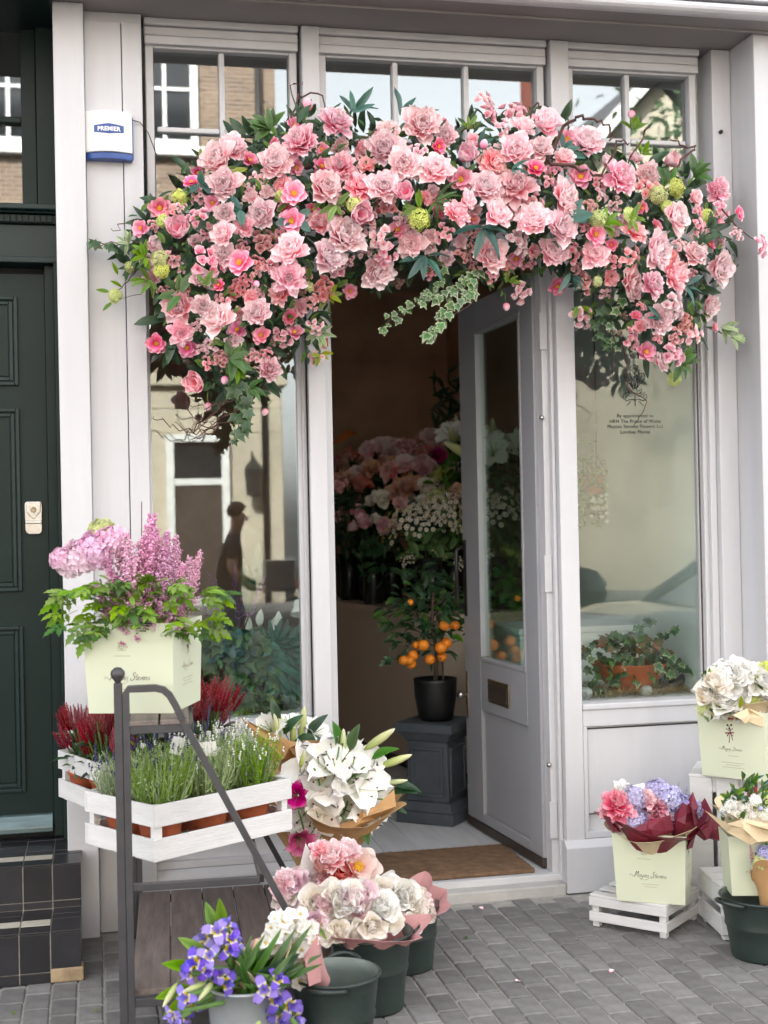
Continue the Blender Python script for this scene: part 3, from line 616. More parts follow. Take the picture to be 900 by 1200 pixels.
# door frame, step and threshold
df=part(MB().box(1.772,1.811,.10,.17,.06,2.56).box(.871,.905,.10,.17,.06,2.56).box(.872,1.811,.085,.17,2.562,2.625),'door_frame',PAINT)
MB().box(1.796,1.811,.065,.099,.06,2.56).build('frame_bead',PAINT,df,.004)
MB().box(.872,1.811,.06,.084,2.59,2.66).build('head_moulding',PAINT,df,.006)
part(MB().box(.885,1.80,.012,.09,-.02,.036),'stone_step',mat('pale_stone',(.46,.45,.43),.8,var=.12,scale=9,bump=.2,bscale=50,wear=(.2,.19,.18),wearthr=.72),bevel=.006)
part(MB().box(.885,1.812,.070,.110,.036,.064),'threshold',THRESH,bevel=.003)
# the open door
HN=Vector((1.756,.165,0)); FD=(Vector((1.684,1.045,0))-HN); DL=FD.length; FD.normalize(); DN=Vector((0,0,1)).cross(FD)
DM=Matrix(((FD.x,DN.x,0,HN.x),(FD.y,DN.y,0,HN.y),(0,0,1,0),(0,0,0,1)))
def dsz(px,py):
    d=ray(px,py); t=(HN-CAM).dot(DN)/d.dot(DN); p=CAM+d*t; return (p-HN).dot(FD),p.z
door=MB(); Z0,Z1=.105,2.50
ga,gb=dsz(617,788),dsz(563,775); gl0,gl1=ga[0],gb[0]; gz=.5*(ga[1]+gb[1]); gt=dsz(548,390)[1]
pa,pb=dsz(619,851),dsz(556,948); pz1=dsz(556,829)[1]; pz0=pb[1]
T=.045
def dbox(mb,s0,s1,z0,z1,y0=-T,y1=0): return mb.box(s0,s1,y0,y1,z0,z1)
dbox(door,0,gl0,Z0,Z1); dbox(door,gl1,DL,Z0,Z1); dbox(door,gl0,gl1,gt,Z1); dbox(door,gl0,gl1,pz1,gz); dbox(door,gl0,gl1,Z0,pz0)
dr=door.build('entrance_door',PAINTD,shop,.004,True,DM)
def dpart(mb,name,m,bevel=.003): return mb.build(name,m,dr,bevel,False)
dpart(dbox(MB(),gl0+.001,gl1-.001,pz0+.001,pz1-.001,-.034,-.016),'bottom_panel',PAINTD)
for q in (dbox(MB(),gl0+.001,gl0+.02,gz+.02,gt-.02,-.03,.004),dbox(MB(),gl1-.02,gl1-.001,gz+.02,gt-.02,-.03,.004),dbox(MB(),gl0,gl1,gz,gz+.019,-.03,.004),dbox(MB(),gl0,gl1,gt-.019,gt,-.03,.004)): dpart(q,'glazing_bead',PAINTD,.004)
dpart(dbox(MB(),gl0+.001,gl1-.001,gz+.001,gt-.001,-.024,-.019),'pane',GLASSD,0)
l0,l1=dsz(598,826),dsz(573,795); zc=.5*(dsz(585,800)[1]+dsz(585,825)[1])
lb=dpart(dbox(MB(),l0[0],l1[0],zc-.052,zc+.052,0,.008),'letterbox',BRASS,.003)
dpart(dbox(MB(),l0[0]+.016,l1[0]-.016,zc-.033,zc+.033,.008,.012),'letterbox_flap',DARKW,.002)
hz0,hz1=dsz(546,712)[1],dsz(546,640)[1]
dpart(MB().tube([(DL-.028,.004,hz0),(DL-.028,.042,hz0+.02),(DL-.028,.042,hz1-.02),(DL-.028,.004,hz1)],.010,8),'pull_handle',BLKMET,0)
dpart(dbox(MB(),DL-.05,DL-.012,hz0-.04,hz1+.03,0,.003),'handle_plate',BLKMET)
lz=dsz(552,815)[1]
dpart(dbox(MB(),DL-.045,DL-.018,lz-.11,lz+.11,0,.005),'lock_plate',BRASS)
dpart(MB().lathe([(.012,0),(.012,.02),(.019,.024),(.021,.036),(.012,.045)],12,0,Matrix.Translation((DL-.032,.005,lz))@Matrix.Rotation(-PI/2,4,'X')),'door_knob',SILVER,0)
dpart(dbox(MB(),.0,DL,.068,.104,-T+.004,.006),'weather_board',DARKW,.003)
for py in (388,672,955):
    z=dsz(632,py)[1]; q=MB().box(1.762,1.794,.088,.0995,z-.075,z+.075); h=q.build('hinge',PAINTB,shop,.002)
for py in (490,892): 
    z=dsz(632,py)[1]; MB().ball((1.765,.092,z),.011,0,8,5).build('screw_cap',SILVER,shop)
# inside of the shop
part(MB().box(-.12,.885,.21,6,-.05,.052).box(1.80,3.0,.21,6,-.05,.052).box(.885,1.80,.111,6,-.05,.035),'sub_floor',WPLINTH,bevel=0)
fl_=part(MB().box(.886,.8865,.112,.113,.0351,.0352),'shop_floor',BOARD,bevel=0)
for i in range(6):
    x0=.886+i*.1525; y=.112
    for L in ((2.2+.35*(i%3)),4.0):
        y1=min(5.99,y+L); MB().box(x0,x0+.1505,y,y1-.002,.0355,.060+g.uniform(-.0008,.0008)).build('floorboard',BOARD,fl_,.0012); y=y1
        if y>5.98: break
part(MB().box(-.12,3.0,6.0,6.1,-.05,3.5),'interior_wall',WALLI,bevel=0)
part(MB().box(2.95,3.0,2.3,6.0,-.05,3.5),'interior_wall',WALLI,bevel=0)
part(MB().box(2.475,2.56,.165,2.3,.0,3.42),'display_wall',WALLG,bevel=0)
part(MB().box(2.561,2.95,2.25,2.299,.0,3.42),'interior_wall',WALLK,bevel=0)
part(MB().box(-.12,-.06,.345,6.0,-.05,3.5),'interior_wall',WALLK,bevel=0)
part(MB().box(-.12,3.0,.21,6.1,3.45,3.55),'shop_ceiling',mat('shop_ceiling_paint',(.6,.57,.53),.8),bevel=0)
part(MB().box(-.059,.80,.21,.75,.06,.735),'display_shelf',WALLG,bevel=0)
part(MB().box(1.885,2.474,.21,1.25,.06,.735),'display_shelf',WPLINTH,bevel=0)
# lettering on the right-hand pane
wy=.1165
def flat(mb,name,m,parent,px,py,Y=wy,world=True):
    p=aty(px,py,Y); return mb.build(name,m,parent,0,True,Matrix.Translation(p)@Matrix.Rotation(PI/2,4,'X'))
for txt,py in (('By appointment to',489),('HRH The Prince of Wales',495.5),('Moyses Stevens Flowers Ltd',501.5),('London, Florist',508)):
    flat(text_mb(txt,.0205,bold=.0,spacing=1.04),'window_lettering',VINYL,wr,744.5,py)
def stroke(mb,pts,r=.0016):
    P=[Vector((x,y,0)) for x,y in pts]; mb.tube(P,r,4,0)
em=MB()
for cx,tl,H in ((0,0,1.0),(-.55,-.62,.72),(.55,.62,.72)):    # three plumes, a coronet and a ribbon
    def tp(x,y): c,s_=math.cos(-tl*.75),math.sin(-tl*.75); x,y=x*H,y*H; return ((cx*.18+x*c-y*s_)*.062,(-.1+x*s_+y*c)*.062)
    stroke(em,[tp(*p) for p in ((0,0),(-.10,.5),(-.30,.95),(-.34,1.30),(-.20,1.55),(.02,1.62),(.22,1.52),(.34,1.28),(.28,.95),(.10,.5),(0,0))])
    stroke(em,[tp(*p) for p in ((0,.0),(0,.8),(0,1.45))],.001)
    for k in range(4): stroke(em,[tp(0,.5+.25*k),tp(-.16,.72+.25*k)],.0009); stroke(em,[tp(0,.5+.25*k),tp(.16,.72+.25*k)],.0009)
    stroke(em,[tp(-.20,1.55),tp(-.34,1.40),tp(-.24,1.22),tp(-.08,1.3),tp(-.12,1.45)],.0013)
k=.062
stroke(em,[(-.5*k,-.1*k),(-.42*k,-.42*k),(.42*k,-.42*k),(.5*k,-.1*k),(.25*k,-.25*k),(0,0),(-.25*k,-.25*k),(-.5*k,-.1*k)],.0018)
for q in (-.4,-.13,.13,.4): em.ball((q*k,-.33*k,0),.003,0,6,4)
for sgn in (-1,1):
    stroke(em,[(sgn*x*k,y*k) for x,y in ((0,-.85),(.3,-.78),(.6,-.9),(.85,-.7),(.8,-.45),(.6,-.5),(.66,-.66))],.0019)
    stroke(em,[(sgn*x*k,y*k) for x,y in ((.1,-.55),(.35,-.62),(.55,-.42),(.75,-.3))],.0015); stroke(em,[(sgn*x*k,y*k) for x,y in ((.3,-.9),(.45,-1.1),(.62,-1.2))],.0015)
stroke(em,[(0,-.42*k),(0,-1.25*k)],.0017)
flat(em,'plume_emblem',VINYL,wr,744,454)
# alarm box
al=thing('alarm_box','white curved burglar alarm box with blue badge and blue base fixed to the grey boards','alarm box',(.066,-.004,2.872))
p0,p1=aty(99.5,129,-.05),aty(157,187,-.05); ax0,ax1,az0,az1=p0.x,p1.x-.004,p1.z+.012,p0.z
prof=[(ax0,-.004)]+[(ax0+(ax1-ax0)*u,-.030-.036*math.sin(PI*(.08+.84*u))) for u in np.linspace(0,1,13)]+[(ax1,-.004)]
MB().prism_z(prof,az0+.012,az1).build('cover',PLASTW,al,.004)
MB().prism_z([(ax0+.004+(x-ax0)*.975,y*.86) for x,y in prof],az0-.012,az0+.0115).build('base_strip',PLASTB,al,.002)
MB().prism_z([(ax0+.003+(x-ax0)*1.005,y*.55) for x,y in prof],az0-.004,az1-.012).build('back_plate',PLASTB,al,.002)
cxx=(ax0+ax1)/2; zc=az0+(az1-az0)*.585
hx=MB(); 
for i in range(12):
    u0,u1=-1+i/6,-1+(i+1)/6
    def hp(u,sg): return (cxx+u*.054,-.0305-.036*math.sin(PI*(.08+.84*(.5+u*.054/(ax1-ax0))))-.0008,zc+sg*(.0125+.0065*(1-abs(u))))
    hx.add([hp(u0,-1),hp(u1,-1),hp(u1,1),hp(u0,1)],[(0,1,2,3)])
hx.build('badge',PLASTB,al)
tx=text_mb('PREMIER',.0222,bold=.0006,extrude=.0003,spacing=1.02)
tx.v=[(cxx+x*.98,-.0312-.036*math.sin(PI*(.08+.84*(.5+x/(ax1-ax0))))-.0009-z,zc-.0085+y) for x,y,z in tx.v]; tx.build('badge_lettering',WHITEINK,al)
MB().tube([(ax1-.002,-.02,az1-.02),(ax1+.03,-.012,az1-.025),(ax1+.06,.0,az1-.06),(ax1+.092,.05,az1-.13)],.002,5).build('cable',DARKW,al)
pq=aty(844,155,.03); 
wh=tag(MB().lathe([(.008,0),(.008,.012),(.004,.016)],8,0,Matrix.Translation(pq)@Matrix.Rotation(PI/2,4,'X')).build('wall_hook',BLKMET),'tiny black hook screwed into the grey pilaster right of the upper window','hook')
# ---------------------------------------------------------------- neighbouring house on the left
hs_=thing('neighbouring_house','dark green house entrance with panelled door left of the flower shop','house entrance',(-.6,.2,.325))
def hp(mb,name,m=GREEN,bevel=.003,parent=hs_): return mb.build(name,m,parent,bevel)
XL=-1.15
dd=hp(MB().box(XL,-.186,.20,.245,.36,2.475),'door')
def moulded(z0,z1,x0,x1):
    mb=MB()
    for o,y in ((0,.014),(.018,.007)):
        mb.box(x0+o,x0+o+.014,.20-y,.205,z0+o,z1-o).box(x1-o-.014,x1-o,.20-y,.205,z0+o,z1-o).box(x0+o+.0145,x1-o-.0145,.20-y,.205,z0+o,z0+o+.014).box(x0+o+.0145,x1-o-.0145,.20-y,.205,z1-o-.014,z1-o)
    return mb
for x0,x1 in ((-1.06,-.74),(-.61,-.288)):
    for z0,z1 in ((2.045,2.385),(1.262,1.958),(.500,1.130)):
        hp(moulded(z0,z1,x0,x1),'panel_moulding',GREENM,.003,dd); hp(MB().box(x0+.035,x1-.035,.196,.204,z0+.035,z1-.035),'door_panel',GREEN,.003,dd)
hp(MB().prism_x([(.205,.352),(.205,.415),(.186,.412),(.150,.372),(.150,.352)],XL,-.190),'kick_plate',mat('worn_weather_bar',(.10,.15,.155),.25,metal=.3,var=.3,scale=8,stretch=(1,6,6),coat=.3),.003,dd)
lk=MB(); lp=aty(39.5,606,.195)
prof=[(-.032,-.048),(-.030,-.058),(-.018,-.066),(.018,-.066),(.030,-.058),(.032,-.048),(.033,.052),(.026,.060),(-.026,.060),(-.033,.052)]
LM_=Matrix.Translation(lp)@Matrix.Rotation(PI/2,4,'X')
lkp=lk.prism_z(prof,-.002,.007).build('door_lock',SILVER,dd,.003,True,LM_)
MB().prism_z([(-.027,.054),(-.026,.020),(0,-.010),(.026,.020),(.027,.054)],.007,.011,0).build('lock_shield',SILVER,dd,.003,True,LM_)
MB().lathe([(.011,0),(.011,.006),(.007,.0065),(.006,.003)],14,0,Matrix.Translation((0,.028,.0105))).build('lock_cylinder',BRASS,dd,0,True,LM_)
MB().box(-.031,.031,-.026,-.012,.007,.015).build('lock_bar',SILVER,dd,.003,True,LM_)
hp(MB().box(-.1855,-.150,.165,.25,.33,2.50).box(-.1495,-.1335,.10,.25,.33,2.50),'door_frame',GREEN)
hp(MB().box(XL,-.134,.12,.25,2.501,2.525).box(XL,-.134,.165,.25,2.526,2.655),'door_lintel',GREENM,.004)
de=hp(MB().box(XL,-.134,.15,.25,2.656,2.690),'dentil_band',GREEN,.003)
for i in range(24): hp(MB().box(-.17-i*.022,-.153-i*.022,.138,.149,2.660,2.684),'dentil',GREEN,0,de)
hp(MB().box(XL,-.134,.105,.25,2.700,2.722).box(XL,-.134,.125,.25,2.691,2.6995),'transom_sill',GREENM,.005)
fw=hp(MB().box(-.262,-.205,.20,.25,2.723,ZS).box(-.204,-.134,.17,.25,2.723,ZS).box(XL,-.2625,.20,.25,3.05,3.075).box(XL,-.2625,.20,.25,2.723,2.745),'fanlight',GREEN,.004)
hp(MB().box(XL,-.263,.226,.231,2.745,3.05),'pane',GLASST,0,fw); hp(MB().box(XL,-.263,.232,.237,3.076,ZS),'pane',GLASST,0,fw)
hp(MB().box(XL,-.134,.24,.30,.0,5),'hall_wall',mat('dark_hall',(.02,.02,.02),.8),0)
hp(MB().box(-3,XL-.002,-.06,.3,0,5),'house_wall',GREEN,0)
hp(MB().box(-3,-.136,-.30,.25,3.41,3.55),'entablature',GREEN,.004)
# tiled doorstep
ds=thing('tiled_doorstep','two black tiled steps with cream inlay strips below the dark green door','doorstep',(-.55,-.25,0))
XR=-.082; XA=-1.35
hp(MB().box(XA,XR-.006,-.505,-.02,0,.163).box(XA,XR-.006,-.235,.20,.163,.318),'step_core',GROUT,0,ds)
g=random.Random(5)
def tile(x0,x1,y0,y1,z0,z1,m): MB().box(x0,x1,y0,y1,z0,z1).build('tile',m,ds,.0015)
cols=[(XR-.100*(i+1)+.0022,XR-.100*i-.0022) for i in range(5)]
for i,(a,b) in enumerate(cols):
    for yf,zt,zb,yb in ((-.510,.170,.0,-.240),(-.240,.325,.170,.195)):
        e=lambda: g.uniform(-.0009,.0009)
        big=.128 if zb==0 else .122
        if not (i==0 and zb==0): tile(a,b,yf+e(),yf+.006,zb+.0015,zt-big-.0085,BLACKT)
        tile(a,b,yf+e(),yf+.006,zt-big-.0055,zt-.0075,BLACKT)
        rows=[.078,.068,.060]; y=yf-.003; k=0
        while y<yb-.02:
            d=rows[k] if k<3 else .085; y1=min(y+d,yb)
            m=CREAMT if (k==1 and i>0) else BLACKT
            if i==0 and k==0: y1=y+.146; k=1
            tile(a,b,y+.0015,y1-.0015,zt-.006,zt+e(),m); y=y1; k+=1
MB().box(XR-.100,XR+.006,-.516,-.46,.0,.046).build('corner_stone',STONE,ds,.006)
for a,b in cols[:0]: pass
MB().box(XA,XR-.503,-.510,-.504,.0,.170).box(XA,XR-.503,-.24,-.234,.17,.325).box(XA,XR-.503,-.503,-.242,.164,.17).box(XA,XR-.503,-.233,.195,.319,.325).build('outer_tiling',BLACKT,ds,.001)
# ================================================================ ACROSS THE STREET (seen in the shop glass)
BRK=mat('brown_brick',(.19,.13,.09),.85,var=.3,scale=2.2)
_t=BRK.node_tree; _b=N(_t,'ShaderNodeTexBrick'); _tc=N(_t,'ShaderNodeTexCoord'); _mp=N(_t,'ShaderNodeMapping'); _mp.inputs['Rotation'].default_value=(PI/2,0,0); _t.links.new(_tc.outputs['Object'],_mp.inputs[0]); _t.links.new(_mp.outputs[0],_b.inputs['Vector'])
for _k,_v in (('Color1',(.24,.155,.10,1)),('Color2',(.15,.095,.065,1)),('Mortar',(.34,.30,.25,1))): _b.inputs[_k].default_value=_v
_b.inputs['Scale'].default_value=1; _b.inputs['Brick Width'].default_value=.24; _b.inputs['Row Height'].default_value=.085; _b.inputs['Mortar Size'].default_value=.008
_t.links.new(_b.outputs[0],_t.nodes['Principled BSDF'].inputs['Base Color']); CRM=mat('cream_stucco',(.50,.44,.34),.8,var=.16,scale=.9); WFR=mat('white_joinery',(.75,.74,.72),.5)
ROOF=mat('grey_slate',(.10,.10,.11),.7,var=.2); RED=mat('red_clay_tile',(.30,.08,.05),.8,var=.25); DGL=mat('dark_window_glass',(.02,.022,.025),.08)
bh=thing('brick_house','brown brick terrace with cream ground floor seen in the left window glass','house',(0,-20.2,0))
MB().box(-9,3.45,-27,-20.0,4.2,13).build('brick_wall',BRK,bh); MB().box(-9,3.45,-27,-19.9,-.1,4.1).build('stucco_wall',CRM,bh,.02)
MB().box(-9.1,3.55,-27,-19.75,4.11,4.35).build('cornice',CRM,bh,.03); MB().box(-9.1,3.6,-27.2,-19.7,13.01,13.4).build('parapet',CRM,bh,.03)
for cx in (-6.6,-4.0,-1.5,1.35):
    for z0,z1 in ((5.2,7.4),(8.6,10.8)):
        wf=rect_frame(cx-.62,cx+.62,z0,z1,.14,-19.99,-19.88).box(cx-.035,cx+.035,-19.98,-19.9,z0+.14,z1-.14).box(cx-.47,cx+.47,-19.985,-19.905,(z0+z1)/2-.03,(z0+z1)/2+.03).box(cx-.75,cx+.75,-19.99,-19.80,z0-.16,z0-.001).build('window',WFR,bh)
        MB().box(cx-.5,cx+.5,-19.985,-19.95,z0+.1,z1-.1).build('pane',DGL,wf)
bd=rect_frame(1.25,2.42,0,3.2,.14,-19.89,-19.75).box(1.39,2.28,-19.88,-19.78,2.25,2.37).build('door_case',WFR,bh); MB().box(1.39,2.28,-19.88,-19.82,.0,2.24).build('front_door',DARKW,bd); MB().box(1.39,2.28,-19.88,-19.84,2.38,3.05).build('fanlight',DGL,bd)
bs=rect_frame(-2.6,.75,.5,3.2,.16,-19.89,-19.78).build('shop_window',WFR,bh); MB().box(-2.44,.59,-19.88,-19.86,.66,3.04).build('pane',DGL,bs)
MB().tube([(3.1,-19.8,0),(3.1,-19.8,12.9)],.06,8).build('drainpipe',BLKMET,bh)
for i in range(8): MB().box(-9,3.47,-19.905,-19.885,.55+.45*i,.575+.45*i).build('string_course',BRK if 0 else CRM,bh,0) if i in (6,7) else None
ln=thing('wall_lantern','black wall lantern on the cream house opposite, reflected in the left window','lantern',(2.85,-19.6,2.3)); MB().lathe([(.05,2.0),(.14,2.05),(.17,2.5),(.19,2.52),(.05,2.7),(.01,2.75)],6,0,Matrix.Translation((2.85,-19.55,0)),smooth=False).build('lamp_case',BLKMET,ln); MB().tube([(2.85,-19.9,2.6),(2.85,-19.75,2.85),(2.85,-19.55,2.72)],.02,6).build('bracket',BLKMET,ln)
gh=thing('gable_house','cream gabled house with slate roof and red chimney seen in the upper right window glass','house',(11.3,-21,0))
MB().add([(7.2,-20,0),(15.4,-20,0),(15.4,-20,6),(11.3,-20,10.3),(7.2,-20,6),(7.2,-29,0),(15.4,-29,0),(15.4,-29,6),(11.3,-29,10.3),(7.2,-29,6)],[(0,1,2,3,4),(9,8,7,6,5),(0,4,9,5),(1,6,7,2),(2,7,8,3),(4,3,8,9),(0,5,6,1)]).build('wall',CRM,gh)
for sg in (-1,1):
    a=Vector((11.3+sg*4.5,0,5.6)); b=Vector((11.3,0,10.45)); MB().add([(a.x,-19.6,a.z),(b.x,-19.6,b.z),(b.x,-29.2,b.z),(a.x,-29.2,a.z),(a.x,-19.6,a.z+.3),(b.x,-19.6,b.z+.3),(b.x,-29.2,b.z+.3),(a.x,-29.2,a.z+.3)],[(0,1,2,3),(7,6,5,4),(0,4,5,1),(1,5,6,2),(2,6,7,3),(3,7,4,0)]).build('roof',ROOF,gh)
    MB().add([(a.x,-19.55,a.z),(b.x,-19.55,b.z),(b.x,-19.55,b.z+.35),(a.x,-19.55,a.z+.35),(a.x,-19.62,a.z),(b.x,-19.62,b.z),(b.x,-19.62,b.z+.35),(a.x,-19.62,a.z+.35)],[(0,1,2,3),(7,6,5,4),(0,4,5,1),(3,2,6,7)]).build('barge_board',WFR,gh)
MB().box(9.2,10.0,-22.5,-21.6,7.5,11.3).build('chimney',RED,gh)
for cx,z0 in ((13.6,1),(11.3,5.2)):
    wf=rect_frame(cx-.7,cx+.7,z0,z0+2,.15,-19.99,-19.87).box(cx-.04,cx+.04,-19.98,-19.9,z0+.15,z0+1.85).build('window',WFR,gh); MB().box(cx-.55,cx+.55,-19.985,-19.95,z0+.12,z0+1.88).build('pane',DGL,wf)
def street_tree(x,y,H,rad,label,seed):
    gg=random.Random(seed); t=thing('street_tree',label,'tree',(x,y,0),0,'trees across the street')
    tr=MB(); tr.tube([(x,y,-.1),(x+.05,y,H*.3),(x-.1,y+.1,H*.6)],[.17,.13,.08],8)
    for k in range(9):
        a=k*GA; e=Vector((x+rad*.7*math.cos(a),y+rad*.7*math.sin(a),H*(.55+.04*k))); tr.tube([(x,y,H*(.28+.035*k)),(Vector((x,y,H*(.34+.035*k)))+e)/2,e],[.07,.05,.02],5)
    tr.build('trunk',BARK,t); cr=MB()
    for k in range(46):
        d=rv(gg).normalized(); c=Vector((x,y,H*.72))+Vector((d.x*rad,d.y*rad,d.z*H*.30))*gg.random()**.45
        for j in range(34): addleaf(cr,'mid',c+rv(gg,rad*.17),rv(gg)+Vector((0,0,-.3)),gg.uniform(.16,.28),rv(gg))
    cr.build('crown',MIDLEAF,t)
street_tree(11.5,-16.2,11,2.3,'leafy green street tree in front of the gabled house',3); street_tree(15.2,-16.6,7,1.9,'rounder street tree standing right of the gabled house',4)
def car(label,x,y,paint,flip=1,L=4.3):
    t=thing('parked_car',label,'car',(x,y,-.12),0,'cars parked in the street'); W=.86; zf=-.12
    st=[(-2.15,.45,.62,.66),(-2.05,.30,.80,.78),(-1.5,.22,.92,.84),(-.9,.20,.97,.86),(.9,.20,.98,.86),(1.6,.22,.95,.84),(2.0,.28,.86,.78),(2.15,.42,.66,.66)]
    mb=MB(); n=12; v=[]
    for sx,z0,z1,wd in st:
        ring=[(-wd,z0+.12),(-wd*1.0,(z0+z1)/2),(-wd*.98,z1-.1),(-wd*.86,z1),(-wd*.4,z1+.015),(wd*.4,z1+.015),(wd*.86,z1),(wd*.98,z1-.1),(wd,(z0+z1)/2),(wd,z0+.12),(wd*.8,z0),(-wd*.8,z0)]
        v+=[(x+sx*flip,y+a,zf+b) for a,b in ring]
    k=len(st); f=[(i*n+j,i*n+(j+1)%n,(i+1)*n+(j+1)%n,(i+1)*n+j) for i in range(k-1) for j in range(n)]+[tuple(range(n-1,-1,-1)),tuple((k-1)*n+j for j in range(n))]
    mb.add(v,f,0,None,None,True).build('body',paint,t)
    cb=MB(); v=[]
    st=[(-1.95,.90,.74,.90),(-1.25,1.38,.58,.9),(-.4,1.47,.60,.9),(.35,1.44,.60,.9),(1.25,.95,.74,.9)]
    for sx,z1,wd,z0 in st: v+=[(x+sx*flip,y-.78,zf+.93),(x+sx*flip,y-wd,zf+z1),(x+sx*flip,y+wd,zf+z1),(x+sx*flip,y+.78,zf+.93)]
    cb.add(v,[(i*4+j,i*4+(j+1)%4,(i+1)*4+(j+1)%4,(i+1)*4+j) for i in range(4) for j in range(4)],0,None,None,False).build('cabin_glass',DGL,t)
    MB().prism_x([(y-.60,zf+1.46),(y-.58,zf+1.485),(y+.58,zf+1.485),(y+.60,zf+1.46)][::-1],min(x-1.25*flip,x+.4*flip),max(x-1.25*flip,x+.4*flip)).build('roof',paint,t,.02)
    for sg in (-1,1):
        for a,b,c,d in ((-1.95,.92,-1.25,1.42),(.4,1.45,1.25,.96),(-.4,.95,-.4,1.46)):
            MB().tube([(x+a*flip,y+sg*.76,zf+a*0+b),(x+c*flip,y+sg*.62,zf+d)],.035,6).build('pillar',paint,t)
        for wx in (-1.35,1.35):
            wl_=MB().lathe([(.20,-.1),(.31,-.1),(.325,-.06),(.325,.06),(.31,.1),(.20,.1)],20,0,Matrix.Translation((x+wx,y+sg*.80,zf+.325))@Matrix.Rotation(PI/2,4,'X'),cap=False).build('wheel',VINYL,t)
            MB().lathe([(.205,-.07),(.16,-.05),(.05,-.085),(.01,-.085)],16,0,Matrix.Translation((x+wx,y+sg*.80,zf+.325))@Matrix.Rotation(sg*PI/2,4,'X')).build('rim',ZINC,wl_)
        MB().ball((x+2.08*flip,y+sg*.6,zf+.68),.13,0,10,6,(.5,1,.7)).build('headlight',PLASTW,t); MB().ball((x-2.08*flip,y+sg*.6,zf+.72),.11,0,10,6,(.5,1,.9)).build('tail_light',RED,t)
car('black saloon car parked across the street, reflected beside the passer-by',4.9,-13.2,mat('black_car_paint',(.012,.012,.014),.2,coat=1))
car('silver saloon car parked at the near kerb, faintly reflected in the right window',5.35,-3.72,mat('silver_car_paint',(.42,.44,.45),.3,metal=.5,coat=1),-1)
# passer-by
pe=thing('person','young man in black t-shirt walking past with a grey box, reflected in left window','person',(1.3,-8.4,-.12))
def skin(nodes,edges,lab,m,parent,sub=2):
    me=bpy.data.meshes.new(lab); me.from_pydata([n[0] for n in nodes],edges,[]); o=bpy.data.objects.new(lab,me); COL.objects.link(o)
    sm=o.modifiers.new('s','SKIN'); 
    for i,nn in enumerate(nodes): me.skin_vertices[0].data[i].radius=(nn[1],nn[1] if len(nn)<3 else nn[2]); me.skin_vertices[0].data[i].use_root=(i==0)
    ss=o.modifiers.new('u','SUBSURF'); ss.levels=sub; ss.render_levels=sub
    bpy.context.view_layer.update(); m2=bpy.data.meshes.new_from_object(o.evaluated_get(bpy.context.evaluated_depsgraph_get())); bpy.data.objects.remove(o)
    for q in m: m2.materials.append(q)
    return m2
SKINM=mat('skin',(.52,.30,.21),.5); BTEE=mat('black_cotton',(.035,.035,.038),.85); JEAN=mat('blue_denim',(.12,.17,.27),.85); HAIR=mat('brown_hair',(.07,.04,.022),.6,bump=.4)
b=Vector((1.3,-8.4,-.12))
nd=[((0,0,.95),.15,.12),((0,0,1.15),.15,.11),((.03,0,1.36),.17,.12),((.05,0,1.50),.075,.075),((.08,0,1.58),.06,.06),((.10,0,1.68),.092,.085),((.105,0,1.76),.085,.08),
    ((.04,-.17,1.42),.07,.07),((.02,-.23,1.16),.052,.05),((.22,-.22,1.02),.038,.035),((.30,-.19,1.00),.032,.04),((.04,.17,1.42),.07,.07),((.0,.23,1.16),.052,.05),((.18,.20,.98),.038,.035),((.26,.18,.96),.032,.04),
    ((.03,-.09,.86),.10,.10),((.16,-.10,.50),.068,.066),((.04,-.10,.09),.045,.042),((.17,-.10,.04),.04,.03),((-.03,.09,.86),.10,.10),((.02,.10,.50),.068,.066),((-.20,.10,.11),.045,.042),((-.07,.10,.04),.04,.03)]
ed=[(0,1),(1,2),(2,3),(3,4),(4,5),(5,6),(2,7),(7,8),(8,9),(9,10),(2,11),(11,12),(12,13),(13,14),(0,15),(15,16),(16,17),(17,18),(0,19),(19,20),(20,21),(21,22)]
bm_=skin([(tuple(Vector(a)+b),*r) for a,*r in nd],ed,'body',[SKINM,BTEE,JEAN,VINYL],pe)
for p in bm_.polygons:
    c=p.center-b; arm=abs(c.y)>.19 and c.z<1.27 and c.z>.8
    p.material_index=0 if (c.z>1.53 or arm) else (1 if c.z>.96 else (2 if c.z>.10 else 3))
put(bm_,'body',pe)
hm=MB(); hm.ball(b+Vector((.088,0,1.755)),.104,0,14,9,(1,.92,1)); hm.v=[(x,y,max(z,b.z+1.70+max(0,(x-b.x-.10))*1.2)) for x,y,z in hm.v]; hm.build('hair',HAIR,pe)
fc=MB(); fc.ball(b+Vector((.19,0,1.67)),.017,0,6,4,(1,1,1.5)); fc.ball(b+Vector((.10,-.088,1.68)),.022,0,6,4,(1,.5,1.4)); fc.ball(b+Vector((.10,.088,1.68)),.022,0,6,4,(1,.5,1.4)); fc.build('nose_and_ears',SKINM,pe)
for sg in (-1,1):
    MB().ball(b+Vector((.178,sg*.033,1.70)),.010,0,6,4).build('eye',VINYL,pe)
    hb=b+Vector((.32 if sg<0 else .28,sg*.185,.99 if sg<0 else .95)); hd=MB()
    for k in range(4): hd.tube([hb+Vector((0,(-.03+.02*k)*.8,0)),hb+Vector((.05,(-.03+.02*k),-.01)),hb+Vector((.075,(-.03+.02*k)*.9,-.045+.004*k)),hb+Vector((.05,(-.03+.02*k)*.8,-.07))],[.010,.009,.008,.006],5)
    hd.tube([hb+Vector((0,-sg*.03,.01)),hb+Vector((.04,-sg*.055,0)),hb+Vector((.06,-sg*.045,-.02))],[.011,.010,.007],5); hd.build('hand',SKINM,pe)
MB().box(1.66,1.96,-8.56,-8.26,.80,1.12).build('b',ZINC).name='carried_box'
tag(bpy.data.objects['carried_box'],'grey box carried in front of the walking man reflected in the left window','box')
